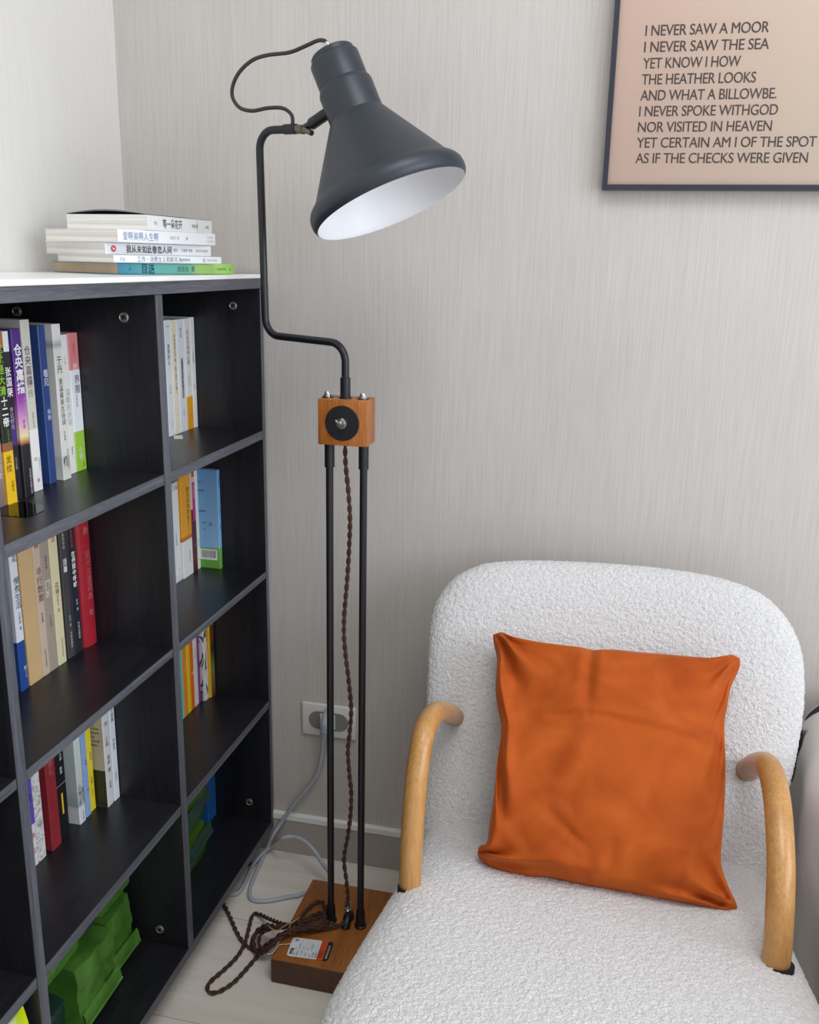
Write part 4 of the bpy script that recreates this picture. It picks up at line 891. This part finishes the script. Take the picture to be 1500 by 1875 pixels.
# ------------------------------------------------------------------ armchair
ch = thing('armchair', 'white bouclé low armchair with curved honey wood arms in front of the back wall', 'armchair', (.69, -.5, 0))
def remesh_fuzz(o, voxel, amp, size):
    m = o.modifiers.new('remesh', 'REMESH'); m.mode = 'VOXEL'; m.voxel_size = voxel; m.use_smooth_shade = True
    sm = o.modifiers.new('smooth', 'SMOOTH'); sm.factor = .5; sm.iterations = 6
    t = bpy.data.textures.new('curls', 'VORONOI'); t.noise_scale = size; t.noise_intensity = 1.0; t.distance_metric = 'DISTANCE'
    d = o.modifiers.new('curls', 'DISPLACE'); d.texture = t; d.strength = amp; d.mid_level = .3; d.texture_coords = 'LOCAL'
def slab_from_outline(outline, to3d, half, p=3.2, rings=18, dome=0.0, dish=None):
    "rounded cushion with the given closed 2-D outline"
    pts = catmull([Vector((x, y, 0)) for x, y in outline], 8, True)
    c = sum(pts, Vector())/len(pts); b = bmesh.new(); n = len(pts)
    def layer(sgn):
        R_ = []
        for k in range(rings+1):
            s = math.sin(PI/2*k/rings)**.8 if k else 0
            h = half*(max(0, 1-s**p))**(1/2.2)
            R_.append((s, h*sgn))
        return R_
    ring_v = {}
    def mk(s, h):
        out = []
        for q in pts:
            w = c+(q-c)*s; hh = h+(dish(w.x, w.y) if dish else 0)
            out.append(b.verts.new(to3d(w.x, w.y, hh)))
        return out
    front = [mk(s, h) for s, h in layer(1)[1:]]; back = [mk(s, h) for s, h in layer(-1)[1:-1]]
    fc = b.verts.new(to3d(c.x, c.y, half+(dish(c.x, c.y) if dish else 0))); bc_ = b.verts.new(to3d(c.x, c.y, -half+(dish(c.x, c.y) if dish else 0)))
    for k in range(n):
        j = (k+1) % n
        b.faces.new((fc, front[0][k], front[0][j])); b.faces.new((bc_, back[0][j], back[0][k]))
        for i in range(len(front)-1): b.faces.new((front[i][k], front[i+1][k], front[i+1][j], front[i][j]))
        for i in range(len(back)-1): b.faces.new((back[i][k], back[i][j], back[i+1][j], back[i+1][k]))
        b.faces.new((back[-1][k], back[-1][j], front[-1][j], front[-1][k]))
    bmesh.ops.recalc_face_normals(b, faces=b.faces[:]); return b
BP = Vector((0, -.30, .36)); BU = Vector((0, .21, .40)).normalized(); BN = Vector((0, -.40, .21)).normalized()
bo_px = [(784, 1300), (787, 1200), (791, 1145), (802, 1104), (830, 1064), (862, 1043), (905, 1030), (1000, 1025), (1150, 1032), (1270, 1047), (1345, 1066), (1400, 1093), (1440, 1136), (1462, 1185), (1469, 1230), (1468, 1300), (1452, 1400)]
bo = []
for (u, v) in bo_px:
    p = on_plane(u, v, BP, BN); bo.append((p.x, (p-BP).dot(BU)))
bo = [(x, t) for x, t in bo] + [(.962, .0), (.955, -.06), (.92, -.085), (.68, -.09), (.44, -.085), (.405, -.06), (.398, .0), (.392, .08)]
mx_ = .69
def back3d(x, t, h):
    return Vector((x, 0, 0))+BP+BU*t+BN*h
bb = slab_from_outline(bo, back3d, .048, 5.0, dish=lambda x, t: .030*((x-mx_)/.31)**2-.012)
o = obj('backrest', bb, M_boucle, ch, True); remesh_fuzz(o, .0025, -.0025, .0056)
SP = Vector((0, -.30, .36)); SF = Vector((0, -.26, .040)).normalized(); SN = Vector((0, .04, .26)).normalized()
so = [(.404, -.03), (.402, .08), (.400, .20), (.392, .32), (.385, .44), (.385, .54), (.402, .60), (.46, .635), (.58, .648), (.69, .65), (.80, .648), (.92, .635), (.972, .60), (.988, .54), (.985, .44), (.976, .32), (.966, .20), (.962, .08), (.958, -.03), (.92, -.06), (.69, -.065), (.44, -.06)]
def seat3d(x, t, h):
    return Vector((x, 0, 0))+SP+SF*t+SN*(h-.054)
sbm = slab_from_outline(so, seat3d, .062, 9.0, dish=lambda x, t: -.010*(1-min(1, ((x-.68)/.25)**2))*max(0, min(1, 1-abs(t-.25)/.3)))
o = obj('seat', sbm, M_boucle, ch, True); remesh_fuzz(o, .0025, -.0025, .0056)
def arm_path(pts): return catmull(pts, 10)
left = [Vector((.43, -.535, .33)), at(751, 1612, 0, .43), at(757, 1500, 0, .43), at(765, 1410, 0, .43), at(778, 1338, 0, .431), at(798, 1305, 0, .433), at(822, 1306, 0, .437), at(839, 1317, 0, .44), Vector((.443, -.19, .475))]
right = [Vector((.922, -.575, .34)), at(1422, 1752, 0, .922), at(1430, 1620, 0, .922), at(1428, 1520, 0, .922), at(1420, 1445, 0, .921), at(1406, 1403, 0, .919), at(1386, 1400, 0, .916), at(1374, 1408, 0, .914), Vector((.911, -.24, .475))]
for pts, r in ((left, .0163), (right, .0178)):
    b = bmesh.new(); tube(b, arm_path(pts), r, 24); a_ = obj('arm', b, M_bamboo, ch, True, angle=.9)
    d0 = (pts[1]-pts[0]).normalized(); p0_ = pts[1]-d0*.004
    b = bmesh.new(); lathe(b, [(-.03, 0), (-.03, r+.0028), (-.004, r+.0030), (-.004, r*.6), (-.004, 0)], p0_+Vector((.002, -.002, 0)), (0, .15, 1), 28)
    obj('arm_socket', b, M_dark, a_, True, angle=.6)
for (x, y, x2, y2) in ((.43, -.54, .43, -.62), (.922, -.58, .922, -.64), (.45, -.22, .45, -.14), (.91, -.22, .91, -.14)):
    b = bmesh.new(); tube(b, [(x, y, .315), (x2, y2, 0)], [.0165, .0135], 20); obj('leg', b, M_bamboo, ch, True, angle=.6)

# ------------------------------------------------------------------ cushion
PP = Vector((.7, -.476, .390)); CN = Vector((0, -.280, .240)).normalized()
def cu(px): return [on_plane(u, v, PP, CN) for (u, v) in px]
top = cu([(904, 1163), (920, 1160), (945, 1171), (1000, 1181), (1060, 1189), (1095, 1195), (1130, 1194), (1200, 1199), (1290, 1207), (1325, 1203), (1340, 1200), (1354, 1207)])
rt = cu([(1354, 1207), (1352, 1225), (1337, 1258), (1331, 1290), (1325, 1330), (1327, 1400), (1325, 1480), (1319, 1560), (1321, 1590), (1333, 1625), (1345, 1650), (1351, 1667)])
bt = cu([(876, 1563), (884, 1576), (910, 1590), (960, 1602), (1010, 1606), (1060, 1617), (1120, 1628), (1180, 1640), (1240, 1652), (1290, 1662), (1330, 1668), (1351, 1667)])
lf = cu([(904, 1163), (906, 1180), (912, 1210), (909, 1260), (914, 1300), (920, 1335), (912, 1400), (906, 1460), (898, 1510), (893, 1545), (880, 1550), (876, 1563)])
top, rt, bt, lf = [catmull(c, 6) for c in (top, rt, bt, lf)]
def samp(c, t):
    s = t*(len(c)-1); i = min(int(s), len(c)-2); return c[i].lerp(c[i+1], s-i)
def coons(u, v):
    a = samp(top, u)*(1-v)+samp(bt, u)*v; b_ = samp(lf, v)*(1-u)+samp(rt, v)*u
    c = (top[0]*(1-u)+top[-1]*u)*(1-v)+(bt[0]*(1-u)+bt[-1]*u)*v
    return a+b_-c
N = 110; cr = thing('cushion', 'square burnt orange velvet cushion leaning on the white armchair back', 'cushion', (.70, -.38, .36))
b = bmesh.new(); gf = [[None]*(N+1) for _ in range(N+1)]; gb = [[None]*(N+1) for _ in range(N+1)]
CREASES = [(.0, .40, .16, .66, .030, .0125), (.03, .28, .12, .50, .022, .005), (.02, .02, .20, .26, .022, .0055), (.10, .04, .30, .20, .020, .003), (.42, .0, .43, .30, .026, .0034), (1.0, .80, .87, .96, .020, .0070), (.99, .99, .80, .90, .022, .0055), (.04, .97, .20, .80, .024, .0050), (.30, .385, .44, .36, .014, .0026), (.44, .36, .80, .43, .014, .0026), (.98, .33, .82, .50, .026, .0045), (.97, .52, .84, .62, .020, .0035), (.56, .70, .52, .95, .018, .0028), (.74, .70, .70, .96, .018, .0028), (.97, .03, .84, .22, .022, .0040), (.30, .62, .46, .72, .018, .0022)]
def wr(u, v):
    "soft folds running in from the corners and the edges"
    h = 0
    for (cu_, cv_, a) in ((0, 0, .8), (1, 0, 2.3), (0, 1, -.75), (1, 1, -2.3)):
        dx, dy = u-cu_, v-cv_; d = math.hypot(dx, dy); an = math.atan2(dy, dx)
        h += .0050*math.sin(an*11+cu_*2+cv_*1.3)*math.exp(-((d-.22)/.17)**2)
    h += .0075*noise.noise(Vector((u*4.2, v*3.4, 2.7)))+.004*noise.noise(Vector((u*9+v*4, v*6, 5.1)))
    for (ax, ay, bx_, by_, w_, dp_) in CREASES:
        dx, dy = bx_-ax, by_-ay; t = max(0, min(1, ((u-ax)*dx+(v-ay)*dy)/(dx*dx+dy*dy)))
        d = math.hypot(u-ax-t*dx, v-ay-t*dy)
        h -= dp_*(math.exp(-(d/w_)**2)-.45*math.exp(-((d-1.9*w_)/(w_*1.1))**2))*(1-.6*abs(2*t-1)**3)
    return h
for i in range(N+1):
    for j in range(N+1):
        u, v = i/N, j/N; p = coons(u, v)
        e = (max(0, 1-abs(2*u-1)**2.6)*max(0, 1-abs(2*v-1)**2.6))**.55
        edge = i in (0, N) or j in (0, N)
        f = b.verts.new(p+CN*(.058*e+1.5*wr(u, v)*min(1, e*2.2)))
        gf[i][j] = f; gb[i][j] = f if edge else b.verts.new(p-CN*(.040*e))
for i in range(N):
    for j in range(N):
        b.faces.new((gf[i][j], gf[i][j+1], gf[i+1][j+1], gf[i+1][j]))
        q = (gb[i][j], gb[i+1][j], gb[i+1][j+1], gb[i][j+1])
        if len(set(q)) == 4 and b.faces.get(q) is None:
            try: b.faces.new(q)
            except ValueError: pass
bmesh.ops.recalc_face_normals(b, faces=b.faces[:])
obj('cushion_cover', b, M_velvet, cr, True)
loop_ = top[:-1]+rt[:-1]+bt[::-1][:-1]+lf[::-1]
b = bmesh.new(); tube(b, resample(loop_, .004)[0], .0013, 6); obj('seam', b, M_velvet, cr, True)
zp = cu([(1290, 1666), (1296, 1671), (1302, 1676)])
b = bmesh.new(); tube(b, [p-Vector((0, .0, .001)) for p in zp], .0018, 8); obj('zip_pull', b, M_dark, cr, True)

# ------------------------------------------------------------------ bed on the right
bed = thing('bed', 'bed under a grey-white duvet with navy blotches at the right edge', 'bed', (1.75, -.9, 0))
bl0 = Vector((1.75, -.9, 0))
BLOTCH = [(at(1457, 1385, 0, 1.016)-bl0, .036), (at(1499, 1290, 0, 1.05)-bl0, .028)]
BLOTCH += [(Vector((1.4, -.5, .57))-bl0, .06), (Vector((1.9, -.3, .57))-bl0, .07), (Vector((1.3, -1.1, .57))-bl0, .06), (Vector((1.015, -1.0, .4))-bl0, .05)]
def m_duvet():
    s = NT('duvet_print'); v = s.coords()
    nz = s.n('ShaderNodeTexNoise', Scale=5.0, Detail=2.0); s.l(v, nz.inputs['Vector'])
    c = s.ramp(nz.outputs['Fac'], [(.3, hexc(226, 221, 218)), (.7, hexc(238, 235, 233))])
    wv = s.n('ShaderNodeTexNoise', Scale=22.0, Detail=1.0); s.l(v, wv.inputs['Vector'])
    for (px_, rad) in BLOTCH:
        d = s.n('ShaderNodeVectorMath', _operation='DISTANCE'); mp = s.n('ShaderNodeMapping'); tc = s.n('ShaderNodeTexCoord')
        mp.inputs['Scale'].default_value = (1, 1.2, .62); s.l(tc.outputs['Object'], mp.inputs[0]); s.l(mp.outputs[0], d.inputs[0])
        d.inputs[1].default_value = (px_[0], px_[1]*1.2, px_[2]*.62)
        ad = s.n('ShaderNodeMath', _operation='MULTIPLY_ADD'); s.l(wv.outputs['Fac'], ad.inputs[0]); ad.inputs[1].default_value = rad*.9; s.l(d.outputs['Value'], ad.inputs[2])
        k = s.ramp(ad.outputs[0], [(rad*1.40, (1, 1, 1, 1)), (rad*1.45, (0, 0, 0, 1))])
        mx = s.n('ShaderNodeMix', _data_type='RGBA'); s.l(k, mx.inputs[0]); s.l(c, mx.inputs[6]); mx.inputs[7].default_value = hexc(34, 36, 48); c = mx.outputs[2]
    s.l(c, s.b.inputs['Base Color']); s.b.inputs['Roughness'].default_value = .85; s.bump(nz.outputs['Fac'], .5, .02); return s.m
DX0, DX1, DY0, DY1, DZ = 1.010, 2.55, -1.95, -.030, .56
b = bmesh.new(); bmesh.ops.create_cube(b, size=1); bmesh.ops.subdivide_edges(b, edges=b.edges[:], cuts=46, use_grid_fill=True)
for v in b.verts:
    p = v.co*2; w = Vector(((DX0+DX1)/2+p.x*(DX1-DX0)/2, (DY0+DY1)/2+p.y*(DY1-DY0)/2, .21+(p.z+1)/2*(DZ-.21)))
    # round the upper edges
    r = .11; ix = max(0, r-(w.x-DX0)); iy = max(0, r-(DY1-w.y)); iz = max(0, w.z-(DZ-r))
    d = math.hypot(math.hypot(ix, iy*.6), iz)
    if iz > 0 and d > r:
        k = r/d; w.z = DZ-r+iz*k; w.x = DX0+r-ix*k if ix > 0 else w.x; w.y = DY1-r+iy*k if iy > 0 else w.y
    fold = .010*math.sin(w.y*26+3*noise.noise(Vector((w.y*4, w.z*3, 0))))*max(0, min(1, (.56-w.z)/.3))
    w.x += fold*(1 if p.x < -.9 else 0)+.008*noise.noise(w*6); w.z += .008*noise.noise(w*7+Vector((3, 1, 0)))
    w.y = min(w.y, YB-.02)
    v.co = w
duv = obj('duvet', b, m_duvet(), bed, True)
b = bmesh.new(); box(b, DX0+.05, DX1, DY0+.05, DY1-.01, .06, .22, .01, 2); obj('bed_base', b, plain((150, 146, 144), .7), bed)
for (x, y) in ((DX0+.12, -.12), (DX0+.12, -1.8), (DX1-.1, -.12), (DX1-.1, -1.8)):
    b = bmesh.new(); box(b, x-.03, x+.03, y-.03, y+.03, 0, .061); obj('leg', b, M_dark, bed)
